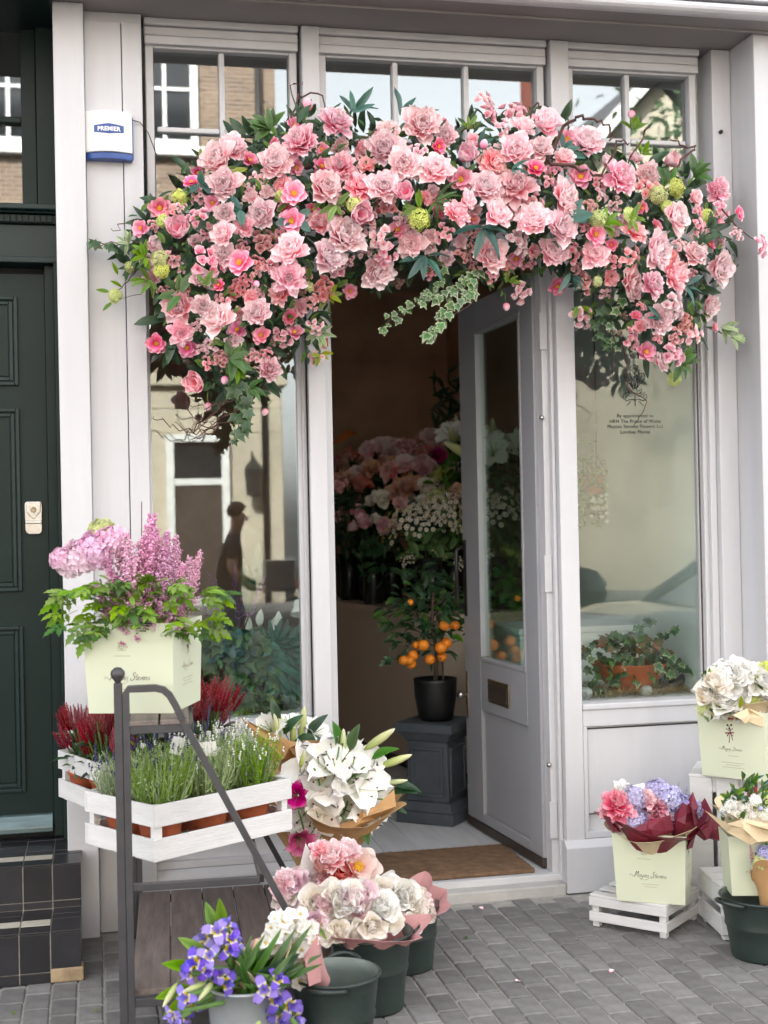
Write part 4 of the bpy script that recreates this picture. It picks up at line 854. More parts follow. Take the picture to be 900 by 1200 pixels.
# ================================================================ FLOWER ARCH over the door
UPL=[(128,292),(170,240),(205,208),(245,172),(300,150),(330,140),(352,126),(395,128),(440,150),(490,128),(540,150),(560,124),(600,128),(645,135),(690,150),(715,168),(745,185),(785,190),(822,210),(846,245),(862,285)]
LOW=[(858,330),(826,345),(832,390),(812,428),(790,442),(745,430),(718,405),(705,368),(680,345),(655,330),(620,325),(590,345),(545,330),(505,338),(470,318),(432,332),(400,345),(384,375),(366,410),(335,425),(315,452),(290,486),(266,470),(238,458),(214,425),(188,398),(176,350),(150,318)]
POLY=UPL+LOW
def inside(x,y,P=POLY):
    r=False; j=len(P)-1
    for i in range(len(P)):
        a,b=P[i],P[j]
        if (a[1]>y)!=(b[1]>y) and x<(b[0]-a[0])*(y-a[1])/(b[1]-a[1])+a[0]: r=not r
        j=i
    return r
def edist(x,y):
    d=1e9
    for i in range(len(POLY)):
        a=Vector(POLY[i-1]); b_=Vector(POLY[i]); p=Vector((x,y)); u=max(0,min(1,(p-a).dot(b_-a)/max(1e-6,(b_-a).length_squared))); d=min(d,(p-a-(b_-a)*u).length)
    return d
def bulge(x,y): return .05+.26*math.sqrt(min(1,edist(x,y)/62.)) if inside(x,y) else .06
arch=thing('flower_arch','arch of pink peonies, roses and trailing greenery fixed over the shop door','flower arch',(1.3,-.1,2.9))
FLW='''H 225 215 22;H 187 244 27;H 166 268 23;B 212 273 40;P 259 189 48;P 273 177 40;P 265 218 44;S 264 251 30;C 233 258 30;P 264 275 34;P 262 298 30;C 242 309 44;H 282 309 34;S 212 359 46;P 237 360 30;S 258 378 46;L 211 389 32;H 184 402 26;S 302 368 38;H 307 394 23;D 330 396 28;B 233 447 36;L 315 433 30;L 338 327 42;K 264 442 12;K 244 473 12;K 312 480 11;M 261 421 24;K 299 330 10;H 257 335 18;
K 359 129 18;L 392 147 44;L 354 170 48;P 321 195 46;L 400 198 38;P 378 222 46;S 420 222 38;P 451 177 46;P 473 194 44;P 449 221 42;M 455 242 34;B 418 251 38;S 309 251 40;H 344 228 32;H 343 259 32;S 375 263 34;P 400 280 54;S 287 266 26;M 311 288 38;P 344 296 48;S 382 303 44;C 444 277 36;C 451 297 34;P 452 160 36;M 378 341 34;P 440 317 44;H 409 341 20;C 369 381 24;H 380 402 14;C 372 421 22;T 355 344 18;T 468 332 20;
P 493 150 52;P 524 160 30;H 519 144 14;C 564 120 30;C 570 136 28;C 585 154 28;C 600 138 40;P 638 150 46;P 612 152 32;P 510 203 44;P 473 199 42;B 543 187 36;H 540 211 30;S 576 192 40;S 604 179 46;P 567 223 46;S 604 222 50;D 622 242 34;P 578 254 42;L 533 252 36;S 624 263 48;C 602 283 38;S 573 300 46;B 478 230 34;S 483 286 38;S 644 299 40;P 633 177 34;H 627 199 26;P 656 234 46;P 655 268 44;K 566 173 13;M 590 314 26;D 574 323 22;C 609 341 30;K 593 356 12;T 467 333 22;
H 664 163 24;P 684 173 50;P 660 188 30;H 680 208 30;D 698 214 28;S 724 211 46;P 758 205 32;P 743 188 22;P 709 194 28;D 755 222 38;B 780 191 30;H 696 275 30;S 695 300 38;D 669 297 32;S 650 300 34;H 652 335 23;C 679 370 32;D 683 332 34;S 741 274 34;P 763 295 50;D 735 303 34;S 734 335 42;L 761 335 36;S 785 324 50;S 787 257 42;P 813 300 34;P 839 315 42;L 839 225 34;P 813 233 22;C 842 248 26;K 844 258 12;H 864 251 20;C 862 277 20;C 886 289 30;C 782 358 42;P 770 376 38;P 828 358 30;T 730 370 22;K 741 131 12;
C 735 398 30;T 724 390 20;H 756 413 26;C 784 416 38;C 808 393 32;P 771 426 26;H 836 384 14;G 211 231 20;G 190 259 16;G 187 303 22;G 189 317 20;G 152 313 14;G 491 257 28;G 792 220 24;G 771 228 24;G 783 244 20;G 701 257 23;G 738 253 22;G 828 254 20;G 790 444 18;G 135 347 18;G 362 336 14;G 415 240 20;G 330 230 16;G 700 330 14;C 815 265 24;M 800 380 28;M 430 260 28;D 520 275 28;M 540 300 26;D 555 315 22;S 330 345 30;M 215 335 24;P 235 330 32;M 280 340 28;D 320 315 30;M 690 245 24;S 668 250 30;D 640 215 28;C 490 180 26;P 545 235 26'''
g=random.Random(11); placed=[]
for it in FLW.replace('\n','').split(';'):
    k,x,y,s=it.split(); x,y,s=float(x),float(y),float(s)
    if k=='S': k=g.choice('SSPPPL')
    front={'P':.05,'L':.06,'B':.07,'S':.03,'C':.04,'H':.06,'K':.09,'G':.06,'T':.07,'D':.02,'M':.0}[k]
    Y=-(bulge(x,y)+front+g.uniform(-.03,.03)); 
    if x<160: Y=-.10
    if x>855: Y=-.30
    p=aty(x,y,Y); dep=(p-CAM).dot(FW); size=s*dep/F*(1.04 if k in 'PSL' else 1.06)
    if k=='K': size*=1.1
    ed_=max(0,1-edist(x,y)/60.) ; cx=sum(q[0] for q in POLY)/len(POLY)
    up=1 if y<230 else -1
    d=Vector((g.uniform(-.5,.5)+(x-500)/900.,-1,g.uniform(-.35,.35)+.15+.5*ed_*up*(1 if g.random()<.7 else .2)))
    if k=='K': d=Vector((g.uniform(-.6,.6),-.35,g.choice((1,-1)) if y<300 else -1))
    flower(k,p,d,size,arch,rg=g); placed.append((x,y,s))
# pale undergrowth of smaller faded blooms deeper in the bank
tries=0; nf=0
while nf<112 and tries<9000:
    tries+=1; x,y=g.uniform(170,850),g.uniform(130,430)
    if not inside(x,y) or edist(x,y)<14: continue
    if min(math.hypot(x-a,y-b)-c*.40 for a,b,c in placed)<4: continue
    s=g.uniform(15,24); Y=-(bulge(x,y)+.0); p=aty(x,y,Y); flower(g.choice('DDCCHSP'),p,(g.uniform(-.6,.6),-1,g.uniform(-.4,.6)),s*5/F*1.1,arch,rg=g); placed.append((x,y,s)); nf+=1
# leaves one can tell apart
def aleaf(k,x,y,Y,d,s,nrm=None): leaf(k,aty(x,y,Y),d,s,arch,nrm or (g.uniform(-.5,.5),-1,g.uniform(0,.8)))
def tuft(k,x,y,n,s,spread=360,base=90,Y=None):
    Yb=-(bulge(x,y)+.05) if Y is None else Y
    for i in range(n):
        a=R(base+spread*((i+.5)/n-.5)+g.uniform(-14,14)); aleaf(k,x+g.uniform(-2,2),y+g.uniform(-2,2),Yb+g.uniform(-.03,.02),(math.cos(a),g.uniform(-.5,.1),math.sin(a)),s*.8*g.uniform(.8,1.2)*5/F)
for k,x,y,n,s,sp,ba in (('teal',235,215,4,22,260,-20),('teal',282,245,4,22,220,200),('teal',688,182,4,26,200,150),('teal',660,176,3,26,160,60),('tealn',415,130,5,42,170,60),('tealn',470,135,4,38,150,70),('mid',318,150,7,34,200,140),('dark',350,145,4,30,150,60),('tealn',498,300,5,44,200,-90),('tealn',565,265,4,46,200,-80),('tealn',600,200,4,34,160,-40),
    ('long',510,235,9,46,200,-30),('bright',490,245,6,26,240,180),('bright',708,262,8,26,240,30),('bright',740,258,7,24,260,10),('mid',270,420,6,34,240,0),('bright',275,430,5,26,200,-20),('teal',345,255,4,26,240,-60),('teal',665,255,3,34,120,20),('tealn',670,320,4,34,120,-90),('mid',812,205,6,32,160,30),('dark',818,290,6,30,260,0),('dark',832,270,5,28,200,20),('tealn',800,335,5,32,200,-60),('tealn',775,375,4,28,200,-150),
    ('mid',800,425,7,28,220,-40),('bright',170,300,8,22,260,190),('silver',150,285,6,20,200,160),('bright',175,330,6,24,200,220),('yellow',235,190,5,22,200,30),('yellow',270,205,4,22,200,-60),('bright',395,240,5,24,260,-60),('yellow',385,345,6,22,260,-60),('silver',372,390,8,24,220,-90),('yellow',375,415,5,18,240,-90),('mid',212,345,6,32,240,160),('dark',195,410,6,30,200,-80),('bright',240,335,5,24,200,60),('mid',290,455,6,28,200,-60),('silver',845,385,9,26,120,-25),('silver',858,395,8,22,110,-25),('tealn',560,175,3,30,120,40),('bright',680,360,5,24,160,-90),('dark',440,330,4,26,120,-60),('bright',742,150,6,24,160,90),('bright',752,180,5,22,200,60),('mid',780,215,5,26,200,90),('bright',550,150,4,20,160,90),('bright',595,330,4,20,160,60)):
    tuft(k,x,y,n,s,sp,ba)
# trailing ivy
def ivy(pts,k,n,s,Y,m='strand'):
    P=[aty(x,y,Y) for x,y in pts]; MB().tube(P,.0022,4).build('ivy_stem',STEMD,arch)
    for i in range(n):
        u=(i+.5)/n*(len(P)-1); j=min(int(u),len(P)-2); p=P[j].lerp(P[j+1],u-j)+Vector((g.uniform(-.022,.022),g.uniform(-.03,.01),g.uniform(-.02,.02)))
        leaf(k,p,(g.uniform(-.8,.8),g.uniform(-.3,0),-g.uniform(.2,1)),s*g.uniform(.6,1.25)*5/F,arch,(g.uniform(-.4,.4),-1,g.uniform(.1,.9)))
ivy([(560,315),(545,345),(525,365),(510,385),(500,398)],'ivyv',34,12,-.28); ivy([(520,318),(505,345),(490,352),(468,365),(446,385)],'ivyv',26,9,-.24); ivy([(555,320),(535,335),(515,345),(495,350)],'ivyv',22,11,-.25)
ivy([(285,450),(283,480),(277,515)],'ivyd',18,15,-.26); ivy([(190,288),(160,285),(128,288),(104,280)],'ivyd',12,13,-.07); ivy([(705,360),(700,390),(712,410)],'ivyd',12,12,-.22); ivy([(725,350),(715,380),(722,405)],'ivyv',8,11,-.22)
# dark leaf mass behind the blooms, joined
lm=MB(); n=0
while n<1500:
    x,y=g.uniform(140,862),g.uniform(125,490)
    if not inside(x,y) or edist(x,y)<6: continue
    Y=-(bulge(x,y)-.045-g.random()*.20) if bulge(x,y)>.1 else -.05
    addleaf(lm,g.choice(('dark','lance','mid','dark','tealn')),aty(x,y,min(Y,-.02)),(g.uniform(-1,1),g.uniform(-.8,.1),g.uniform(-1,1)),g.uniform(20,36)*5/F,(g.uniform(-.8,.8),-1,g.uniform(-.3,1)),0); n+=1
tag(lm.build('leaf_mass',DKLEAF,arch),kind='stuff')
lm=MB(); n=0
while n<850:
    x,y=g.uniform(150,862),g.uniform(125,480)
    if not inside(x,y): continue
    Y=-(bulge(x,y)+g.uniform(-.06,.03)); addleaf(lm,g.choice(('bright','yellow','mid','bright')),aty(x,y,Y),(g.uniform(-1,1),g.uniform(-.8,.1),g.uniform(-1,1)),g.uniform(9,18)*5/F,(g.uniform(-.8,.8),-1,g.uniform(-.3,1)),0 if g.random()<.6 else 1); n+=1
tag(lm.build('small_leaves',[MIDLEAF,LTLEAF],arch),kind='stuff')
def twig(pts,Y,r=.005,nm='twig',jit=4,sub=4):
    P=[]; 
    for i in range(len(pts)-1):
        for k in range(sub):
            u=k/sub; x=pts[i][0]*(1-u)+pts[i+1][0]*u; y=pts[i][1]*(1-u)+pts[i+1][1]*u; P.append(aty(x+(g.uniform(-jit,jit) if k else 0),y+(g.uniform(-jit,jit) if k else 0),Y+g.uniform(-.02,.02)))
    P.append(aty(*pts[-1],Y)); MB().tube(P,[r*(1-.6*i/len(P)) for i in range(len(P))],5).build(nm,TWIG,arch)
twig([(620,210),(640,190),(660,148),(683,135),(700,143),(715,150),(714,165)],-.34,.008); twig([(640,185),(680,200),(705,205),(722,165),(737,168)],-.36,.007); twig([(775,215),(810,178),(812,172),(795,165),(780,162)],-.25,.006)
twig([(340,170),(350,110),(378,112),(380,140)],-.16,.005); twig([(360,150),(340,100),(355,96)],-.14,.003); twig([(610,160),(630,120),(638,128)],-.2,.005); twig([(540,155),(548,148),(560,150)],-.2,.003); twig([(390,130),(420,170),(440,150)],-.2,.004)
for pts in ([(260,470),(240,495),(210,505),(190,490),(180,488)],[(265,480),(255,500),(230,510),(205,495)],[(280,470),(265,495),(240,500),(220,480),(212,440)],[(290,470),(260,490),(225,515)],[(275,470),(240,480),(215,470)],[(250,470),(232,500),(240,520)],[(300,440),(290,470),(250,492)],[(170,265),(145,262),(130,268)],[(190,300),(150,280),(110,292)]): twig(pts,-.17,.003,jit=5)
twig([(728,400),(735,430),(735,455),(758,470),(752,485),(742,500)],-.18,.0028,jit=1); twig([(722,400),(719,420),(718,440)],-.18,.002,jit=1)
twig([(758,150),(752,165),(738,185),(728,215)],-.30,.005,jit=1)
twig([(846,245),(860,262),(875,275),(892,285)],-.29,.004,jit=1); twig([(560,345),(500,390)],-.2,.003)
twig([(165,310),(150,330),(136,344)],-.08,.003,jit=1); twig([(190,320),(165,345),(140,350)],-.07,.002,jit=1)
for x,y,d in ((143,337,(-.8,-.2,.4)),(131,355,(-.6,-.3,-.6)),(128,342,(-.9,-.2,.1)),(138,322,(-.4,-.2,.9))): aleaf('bright',x,y,-.08,d,16*5/F)
twig([(175,330),(240,240),(330,190),(440,190),(560,200),(680,220),(790,270),(830,350)],-.04,.016,'bough',jit=8)
# ================================================================ PLANT STAND
SR=R(-3); SO=Vector((.045,-1.155,0)); st=thing('plant_stand','tall grey metal stepped plant stand with brown plank shelf left of the doorway','plant stand',SO,SR)
def sp(mb,name,m=IRON,bevel=.002,parent=st): return mb.build(name,m,parent,bevel,False)
LEN=1.06
def bar(pts,w,d,mb=None):   # flat bar along a path in the local x-z plane at given y
    mb=mb or MB(); P=[Vector(p) for p in pts]
    v=[]
    for i,p in enumerate(P):
        dr_=(P[min(i+1,len(P)-1)]-P[max(i-1,0)]).normalized(); nn=Vector((-dr_.z,0,dr_.x))
        for a,b in ((-1,-1),(1,-1),(1,1),(-1,1)): v.append(p+nn*(a*w/2)+Vector((0,b*d/2,0)))
    n=4;k=len(P); f=[(i*n+j,i*n+(j+1)%n,(i+1)*n+(j+1)%n,(i+1)*n+j) for i in range(k-1) for j in range(n)]+[(3,2,1,0),tuple((k-1)*n+j for j in range(n))]
    return mb.add(v,f)
for y in (0,LEN):
    sp(MB().box(-.012,.012,y-.012,y+.012,0,1.052),'post')
    sp(MB().lathe([(.008,0),(.010,.006),(.019,.018),(.021,.026),(.019,.035),(.010,.044),(.001,.046)],12,0,Matrix.Translation((0,y,1.052))),'ball_finial',bevel=0)
    arc=[(.022,y,0),(.022,y,1.022),(.030,y,1.034),(.060,y,1.034),(.105,y,1.034),(.128,y,1.028),(.145,y,1.012),(.160,y,.985),(.185,y,.93),(.66,y,.0)]
    sp(bar(arc,.019,.030),'side_frame',bevel=0)
    sp(MB().box(.031,.205,y-.012,y+.012,.905,.928),'shelf_rail'); sp(MB().box(.031,.395,y-.010,y+.010,.455,.476),'shelf_rail'); sp(MB().box(.031,.58,y-.012,y+.012,.125,.150),'shelf_rail')
for x,z in ((.02,.915),(.205,.915),(.40,.465),(.585,.137)): sp(MB().box(x-.008,x+.008,.013,LEN-.013,z-.012,z+.012),'long_rail')
for i in range(2): sp(MB().box(.03+i*.088,.112+i*.088,-.015,LEN,.9285,.943),'plank',DECK)
for i in range(5): sp(MB().box(.022+i*.1125,.130+i*.1125,.014,LEN-.013,.1505,.168+g.uniform(-.0008,.0008)),'plank',DECK)
# ================================================================ CRATES
def crate(label,loc,rz,Lx,Ly,H,gap=.035,thick=.010,open_top=True,group='white painted slatted crates',slope=0):
    """box of white boards: two boards per side with a slot between, corner posts inside"""
    t=thing('wooden_crate',label,'crate',loc,rz,group); hb=(H-gap)/2
    def b(mb): mb.build('slat',WHITEP,t,.0018,False)
    for z0 in (0,hb+gap):
        for y0 in (0,Ly-thick): b(MB().box(0,Lx,y0,y0+thick,z0,z0+hb))
        for x0 in (.0004,Lx-thick-.0004): b(MB().box(x0,x0+thick,thick+.0006,Ly-thick-.0006,z0+.0005,z0+hb-.0005))
    for x0 in (thick+.001,Lx-thick-.026):
        for y0 in (thick+.001,Ly-thick-.026): MB().box(x0,x0+.025,y0,y0+.025,.001,H-.004).build('corner_post',WHITEP,t,.001,False)
    for i in range(3): MB().box(thick+.001,Lx-thick-.001,.02+i*(Ly-.03)/3,.02+(i+.85)*(Ly-.03)/3,-.006,.006).build('bottom_slat',WHITEP,t,.001,False)
    return t
A=Vector((.147,-.978,.487)); ang=math.atan2(.309,.461)
c1=crate('white crate of grassy lavender pots at the front of the plant stand',A,ang,.555,.375,.170)
ex=Vector((math.cos(ang),math.sin(ang),0)); ey=Vector((-ex.y,ex.x,0))
B=Vector((-.014,-.527,.55)); c2=crate('white crate of red celosia against the grey column behind the plant stand',B,R(23.4),.56,.36,.165)
ex2=Vector((math.cos(R(23.4)),math.sin(R(23.4)),0)); ey2=Vector((-ex2.y,ex2.x,0))
def pot(t,loc,r0,r1,h,m=TERRA):
    MB().lathe([(r0,0),(r1,h*.8),(r1*1.1,h*.8),(r1*1.1,h),(r1*.98,h),(r1*.95,h-.012)],16,0,Matrix.Translation(loc),cap=False).add([],[]).build('pot',m,t,0,True)
    MB().lathe([(.001,h-.010),(r1*.96,h-.012)],14,0,Matrix.Translation(loc),cap=False).build('soil',SOIL,t)
def lav(mb,buds,c,R0,H,n,gg):
    for i in range(n):
        a=gg.uniform(0,6.28); r=R0*math.sqrt(gg.random()); b=c+Vector((r*.55*math.cos(a),r*.55*math.sin(a),0)); tip=c+Vector((r*1.25*math.cos(a),r*1.25*math.sin(a),H*gg.uniform(.55,1.05))); mid=(b+tip)/2+rv(gg,.008)
        w_=gg.uniform(.0011,.0022); sd=rv(gg).cross(Vector((0,0,1))).normalized()*w_
        mb.add([b-sd,b+sd,mid+sd,mid-sd,tip],[(0,1,2,3),(3,2,4)],0,None,[.1,.1,.6,.6,1])
        for k in range(5):
            u=.25+.7*k/5; p=b.lerp(tip,u)+rv(gg,.001); d=(rv(gg)+Vector((0,0,.9))).normalized()*gg.uniform(.012,.028); sd2=d.cross(rv(gg)).normalized()*.0018
            mb.add([p-sd2,p+d*.5+sd2,p+d,p+d*.5-sd2*1.5],[(0,1,2,3)],0,None,[.3,.7,1,.7])
        if gg.random()<.13:
            for k in range(3): buds.blob(tip+Vector((0,0,.006*k))+rv(gg,.001),.0038,0,gg.random())
lavl=['front left','front middle','front right','back left','back middle','back right']
g=random.Random(21)
for i in range(6):
    cx=.095+.18*(i%3); cy=.10+.175*(i//3); c=A+ex*cx+ey*cy+Vector((0,0,.012))
    t=thing('potted_lavender','grassy grey-green lavender in a terracotta pot, '+lavl[i]+' of the front white crate','potted plant',c,0,'lavender pots in the front crate')
    pot(t,c,.052,.072,.125); mb=MB(); bd_=MB(); lav(mb,bd_,c+Vector((0,0,.11)),.10,.235 if i<3 else .185,190,g); mb.build('foliage',SILVLEAF if i%2 else LTLEAF,t); mb2=MB(); lav(mb2,bd_,c+Vector((0,0,.11)),.105,.22 if i<3 else .175,120,g); mb2.build('foliage',SILVLEAF,t); tag(bd_.build('flower_buds',WHITEF if i%3 else PURP,t),kind='stuff')
cl=['at the left end','second from the left end','behind the pale bag','behind the lavender','at the right end','at the front left corner']
for i in range(6):
    c=B+ex2*(.06+.11*i)+ey2*(.16 if i!=0 else .18)+Vector((0,0,.010))
    if i==0: c=B+ex2*.06+ey2*.26+Vector((0,0,.01))
    if i==5: c=B+ex2*.07+ey2*.10+Vector((0,0,.01))
    t=thing('potted_celosia','red feathery celosia '+cl[i]+' of the back white crate','potted plant',c,0,'celosia pots in the back crate'); pot(t,c,.04,.055,.10)
    for k in range(14):
        a=k*GA; r=.065*math.sqrt(k/14); p=c+Vector((r*math.cos(a),r*math.sin(a),.235+(.045 if 0<i<5 else .0)+g.uniform(-.05,.04)-r*.6))
        flower('E',p,(math.cos(a)*r*7,math.sin(a)*r*7,1),g.uniform(.10,.14),t,rg=g)
    for k in range(30):
        a=k*GA; z=.10+.10*g.random(); leaf(g.choice(('dark','mid','ivyr' if k%5==0 else 'dark')),c+Vector((.03*math.cos(a),.03*math.sin(a),z)),(math.cos(a),math.sin(a),g.uniform(-.5,.7)),g.uniform(.06,.10),t,(0,0,1))
for i in range(2):  # a second celosia bunch shows on the left outside corner
    pass
# purple salvia between the crates
c=A+ex*.40+ey*.40; c.z=.55
sv=thing('potted_salvia','dark purple salvia spikes standing between the two white crates','potted plant',c)
pot(sv,c,.04,.055,.10)
for k in range(26):
    a=k*GA; r=.17*math.sqrt(k/26); p=c+ex*(r*math.cos(a)*1.5)+ey*(r*math.sin(a)*.45)+Vector((0,0,.20+g.uniform(-.03,.04)))
    flower('V',p,(g.uniform(-.2,.2),g.uniform(-.2,.2),1),g.uniform(.06,.085),sv,rg=g)
    MB().tube([c+Vector((0,0,.09)),p],.0025,4).build('stem',STEMD,sv)
for k in range(6): flower('W',c+ex*g.uniform(-.16,.2)+Vector((0,g.uniform(-.05,.02),.22)),(0,-.3,1),.022,sv,rg=g,name='white_bud')
def card(label,px,py,Y,w_,h_,tilt=0,lean=-.2):
    p=aty(px,py,Y); t=tag(MB().box(-w_/2,w_/2,-.0006,.0006,0,h_).build('price_card',WHITEPAP,None,0,True,Matrix.Translation(p)@Matrix.Rotation(tilt,4,'Y')@Matrix.Rotation(R(-20),4,'Z')@Matrix.Rotation(lean,4,'X')),label,'card'); return t
card('small white card tucked among the lavender under the diagonal bar',244,886,-.80,.055,.045,R(-4)); card('white price card leaning at the foot of the pale bag',205,884,-.78,.04,.055,R(14)); 
tc=card('small black and white tag tied near the foot of the diagonal bar',331,1079,-1.02,.05,.032,R(30)); 
# ================================================================ GIFT BAGS
SCR={'M':([(0,.1),(.12,0),(.30,.9),(.36,.95),(.34,.15),(.62,.9),(.68,.92),(.66,.1),(.80,.04)],.86),'o':([(.12,.42),(.02,.22),(.10,.02),(.26,.08),(.30,.28),(.20,.42),(.12,.40)],.36),'y':([(0,.4),(.05,.10),(.18,.05),(.30,.40),(.22,-.10),(.05,-.35),(-.06,-.28)],.36),
 's':([(.22,.40),(.08,.40),(.06,.28),(.20,.16),(.16,.02),(0,.06)],.28),'e':([(.02,.20),(.22,.26),(.20,.42),(.08,.40),(.02,.18),(.12,.02),(.28,.10)],.32),'S':([(.56,.80),(.44,.98),(.22,.86),(.26,.62),(.48,.42),(.40,.08),(.12,-.08),(-.06,.10),(.06,.24)],.60),
 't':([(.16,.75),(.08,.15),(.16,.02),(.26,.10)],.26),'v':([(0,.40),(.10,.02),(.28,.42)],.32),'n':([(0,.40),(.02,.02),(.04,.26),(.18,.42),(.26,.34),(.26,.05),(.36,.02)],.40)}
def script(w_):
    mb=MB(); x=0; r=.030
    for ch in 'Moyses Stevens':
        if ch==' ': x+=.30; continue
        P,ad=SCR[ch]; mb.tube([(x+a+b*.22,b,0) for a,b in P],r*(1.25 if ch in 'MS' else 1),4); x+=ad
        if ch=='t': mb.tube([(x-.26,.5,0),(x,.52,0)],r*.8,4)
    mb.tube([(-.5,.12,0),(-.62,.3,0),(-.45,.45,0),(-.2,.30,0),(-.05,.08,0)],r*.8,4); mb.tube([(.9,-.05,0),(1.4,-.42,0),(2.0,-.40,0),(2.5,-.1,0)],r*.7,4)
    k=w_/(x+.6); mb.v=[((a-x/2+.2)*k,b*k,c*.15*k) for a,b,c in mb.v]; return mb
def crest():
    mb=MB()
    def q(*p,r=.06): mb.tube([(a,b,0) for a,b in p],r,4)
    q((-.3,-.45),(-.3,.1),(.3,.1),(.3,-.45),(0,-.62),(-.3,-.45)); q((-.3,-.12),(.3,-.12)); q((0,.1),(0,-.6)); q((-.22,.14),(-.3,.5),(-.1,.32),(0,.62),(.1,.32),(.3,.5),(.22,.14)); q((-.62,-.5),(-.42,0),(-.55,.3),(-.40,.36)); q((.62,-.5),(.42,0),(.55,.3),(.40,.36)); q((-.6,-.7),(0,-.78),(.6,-.7)); q((0,.62),(0,.8))
    mb.v=[(a,b,c*.1) for a,b,c in mb.v]; return mb
def florist():    # small figure of crossed blooms printed on the bag gusset
    mb=MB()
    def q(m,*p,r=.05): mb.tube([(a,b,0) for a,b in p],r,4,m)
    q(0,(-.1,-1),(0,-.3),(.1,.3),(-.05,.8)); q(1,(-.5,.0),(.5,.12),r=.09); q(1,(-.3,-.3),(.0,.1),(.35,-.25),r=.08); q(0,(.15,.2),(.3,-.7)); q(0,(-.4,.5),(0,.25),(.4,.55)); 
    for x,y in ((-.2,.85),(.22,.9),(.0,.5)): mb.ball((x,y,0),.13,1 if y<.6 else 0,6,4,(1,1,.2))
    mb.v=[(a,b,c*.1) for a,b,c in mb.v]; return mb
def gift_bag(label,loc,rz,W,D,H,flare=.012,handle='gusset',front='crest'):
    t=thing('gift_bag',label,'bag',loc,rz,'pale green florist bags'); f=flare
    # open box with card thickness: outer and inner skin, folded rim
    o0=[(0,0,0),(W,0,0),(W,D,0),(0,D,0)]; o1=[(-f,-f,H),(W+f*.6,-f,H),(W+f*.6,D+f,H),(-f,D+f,H)]; e=.0018; cx_,cy_=W/2,D/2
    ins=lambda P,z=0:[(x+e*(1 if x<cx_ else -1),y+e*(1 if y<cy_ else -1),zz+z) for x,y,zz in P]
    mb=MB(); mb.add(o0+o1+ins(o0,.002)+ins(o1),[(0,1,5,4),(1,2,6,5),(2,3,7,6),(3,0,4,7),(3,2,1,0)]+[(4,5,13,12),(5,6,14,13),(6,7,15,14),(7,4,12,15)],0)
    mb.add(ins(o0,.002)+ins(o1),[(4,5,1,0),(5,6,2,1),(6,7,3,2),(7,4,0,3),(0,1,2,3)],1)
    mb.build('bag_body',[BAG,CARDIN],t,0,False)
    tl=math.atan2(f,H)
    def on_front(m_,name,mt,x,z,s): m_.build(name,mt,t,0,False,Matrix.Translation((x,-f*z/H-.0006,z))@Matrix.Rotation(PI/2+tl,4,'X')@Matrix.Scale(s,4))
    def on_side(m_,name,mt,y,z,s): m_.build(name,mt,t,0,False,Matrix.Translation((W+f*.6*z/H+.0006,y,z))@Matrix.Rotation(PI/2,4,'Z')@Matrix.Rotation(PI/2,4,'X')@Matrix.Scale(s,4))
    def lines(n,w_):
        m_=MB()
        for i in range(n): ww=w_*(1-.3*(i%2)); m_.box(-ww/2,ww/2,-i*.009-.0008,-i*.009+.0008,0,.0003)
        return m_
    if front=='crest':
        on_front(crest(),'crest_print',INKF,W*.42,H*.76,H*.075); on_front(script(W*.54),'script_lettering',INK,W*.48,H*.37,1); on_front(lines(1,W*.20),'small_print',INKF,W*.42,H*.64,1); on_front(lines(2,W*.26),'small_print',INKF,W*.50,H*.27,1)
        on_side(florist(),'bloom_print',[INK,INKP],D*.50,H*.70,H*.10); on_side(script(D*.42),'script_lettering',INKF,D*.50,H*.46,1); on_side(lines(3,D*.36),'small_print',INKF,D*.5,H*.34,1)
    else:
        on_front(florist(),'bloom_print',[INK,INKP],W*.46,H*.66,H*.14); on_front(script(W*.36),'script_lettering',INK,W*.47,H*.41,1); on_front(lines(1,W*.16),'small_print',INKF,W*.5,H*.33,1); on_front(lines(3,W*.34),'small_print',INKF,W*.5,H*.23,1)
    if handle=='gusset':
        P=[(W+f*.6+.004,D*(.12+.76*u),H*(.955-.05*math.sin(PI*u))) for u in np.linspace(0,1,9)]
    else: P=[(W*(.18+.56*u),-f-.004,H*(.94-.06*math.sin(PI*u))) for u in np.linspace(0,1,9)]
    if handle: MB().tube(P,.0035,6).build('cord_handle',CORD,t,0,False)
    return t
bl=atz(104,836,.944); bc=atz(203,836,.944); bv=bc-bl; brz=math.atan2(bv.y,bv.x)
gift_bag('pale green bag of pink astilbe on top of the plant stand',bl,brz,bv.length,.29,.268)
bo=bl+bv/2; fx=bv.normalized(); fy=Vector((-fx.y,fx.x,0)); bctr=bo+fy*.08
asb=thing('astilbe_bouquet','tall pink astilbe and hydrangeas filling the bag on top of the stand','bouquet',bctr+Vector((0,0,.02)))
g=random.Random(31)
for px,py,s,dx in ((175,625,.30,.05),(150,640,.27,-.2),(195,640,.28,.15),(220,665,.24,.45),(128,665,.22,-.5),(160,600,.0,0),(205,655,.26,.3),(185,645,.27,.1),(165,650,.26,-.1),(140,690,.20,-.4),(120,700,.17,-.5),(150,690,.20,-.2),(178,672,.22,0),(200,690,.18,.25),(130,725,.14,-.35),(232,655,.18,.5),(115,690,.16,-.5),(158,668,.24,-.1),(172,640,.26,0),(188,655,.25,.1),(142,655,.24,-.2),(212,672,.2,.35),(162,690,.2,-.1),(190,690,.2,.2),(132,680,.2,-.35),(205,640,.24,.2),(178,618,.30,0)):
    if s==0: continue
    tip=aty(px,py,bctr.y+g.uniform(-.09,.05)); d=Vector((dx*.6,g.uniform(-.5,.0),1)).normalized(); flower('A',tip-d*s*1.1,d,s*1.22,asb,rg=g)
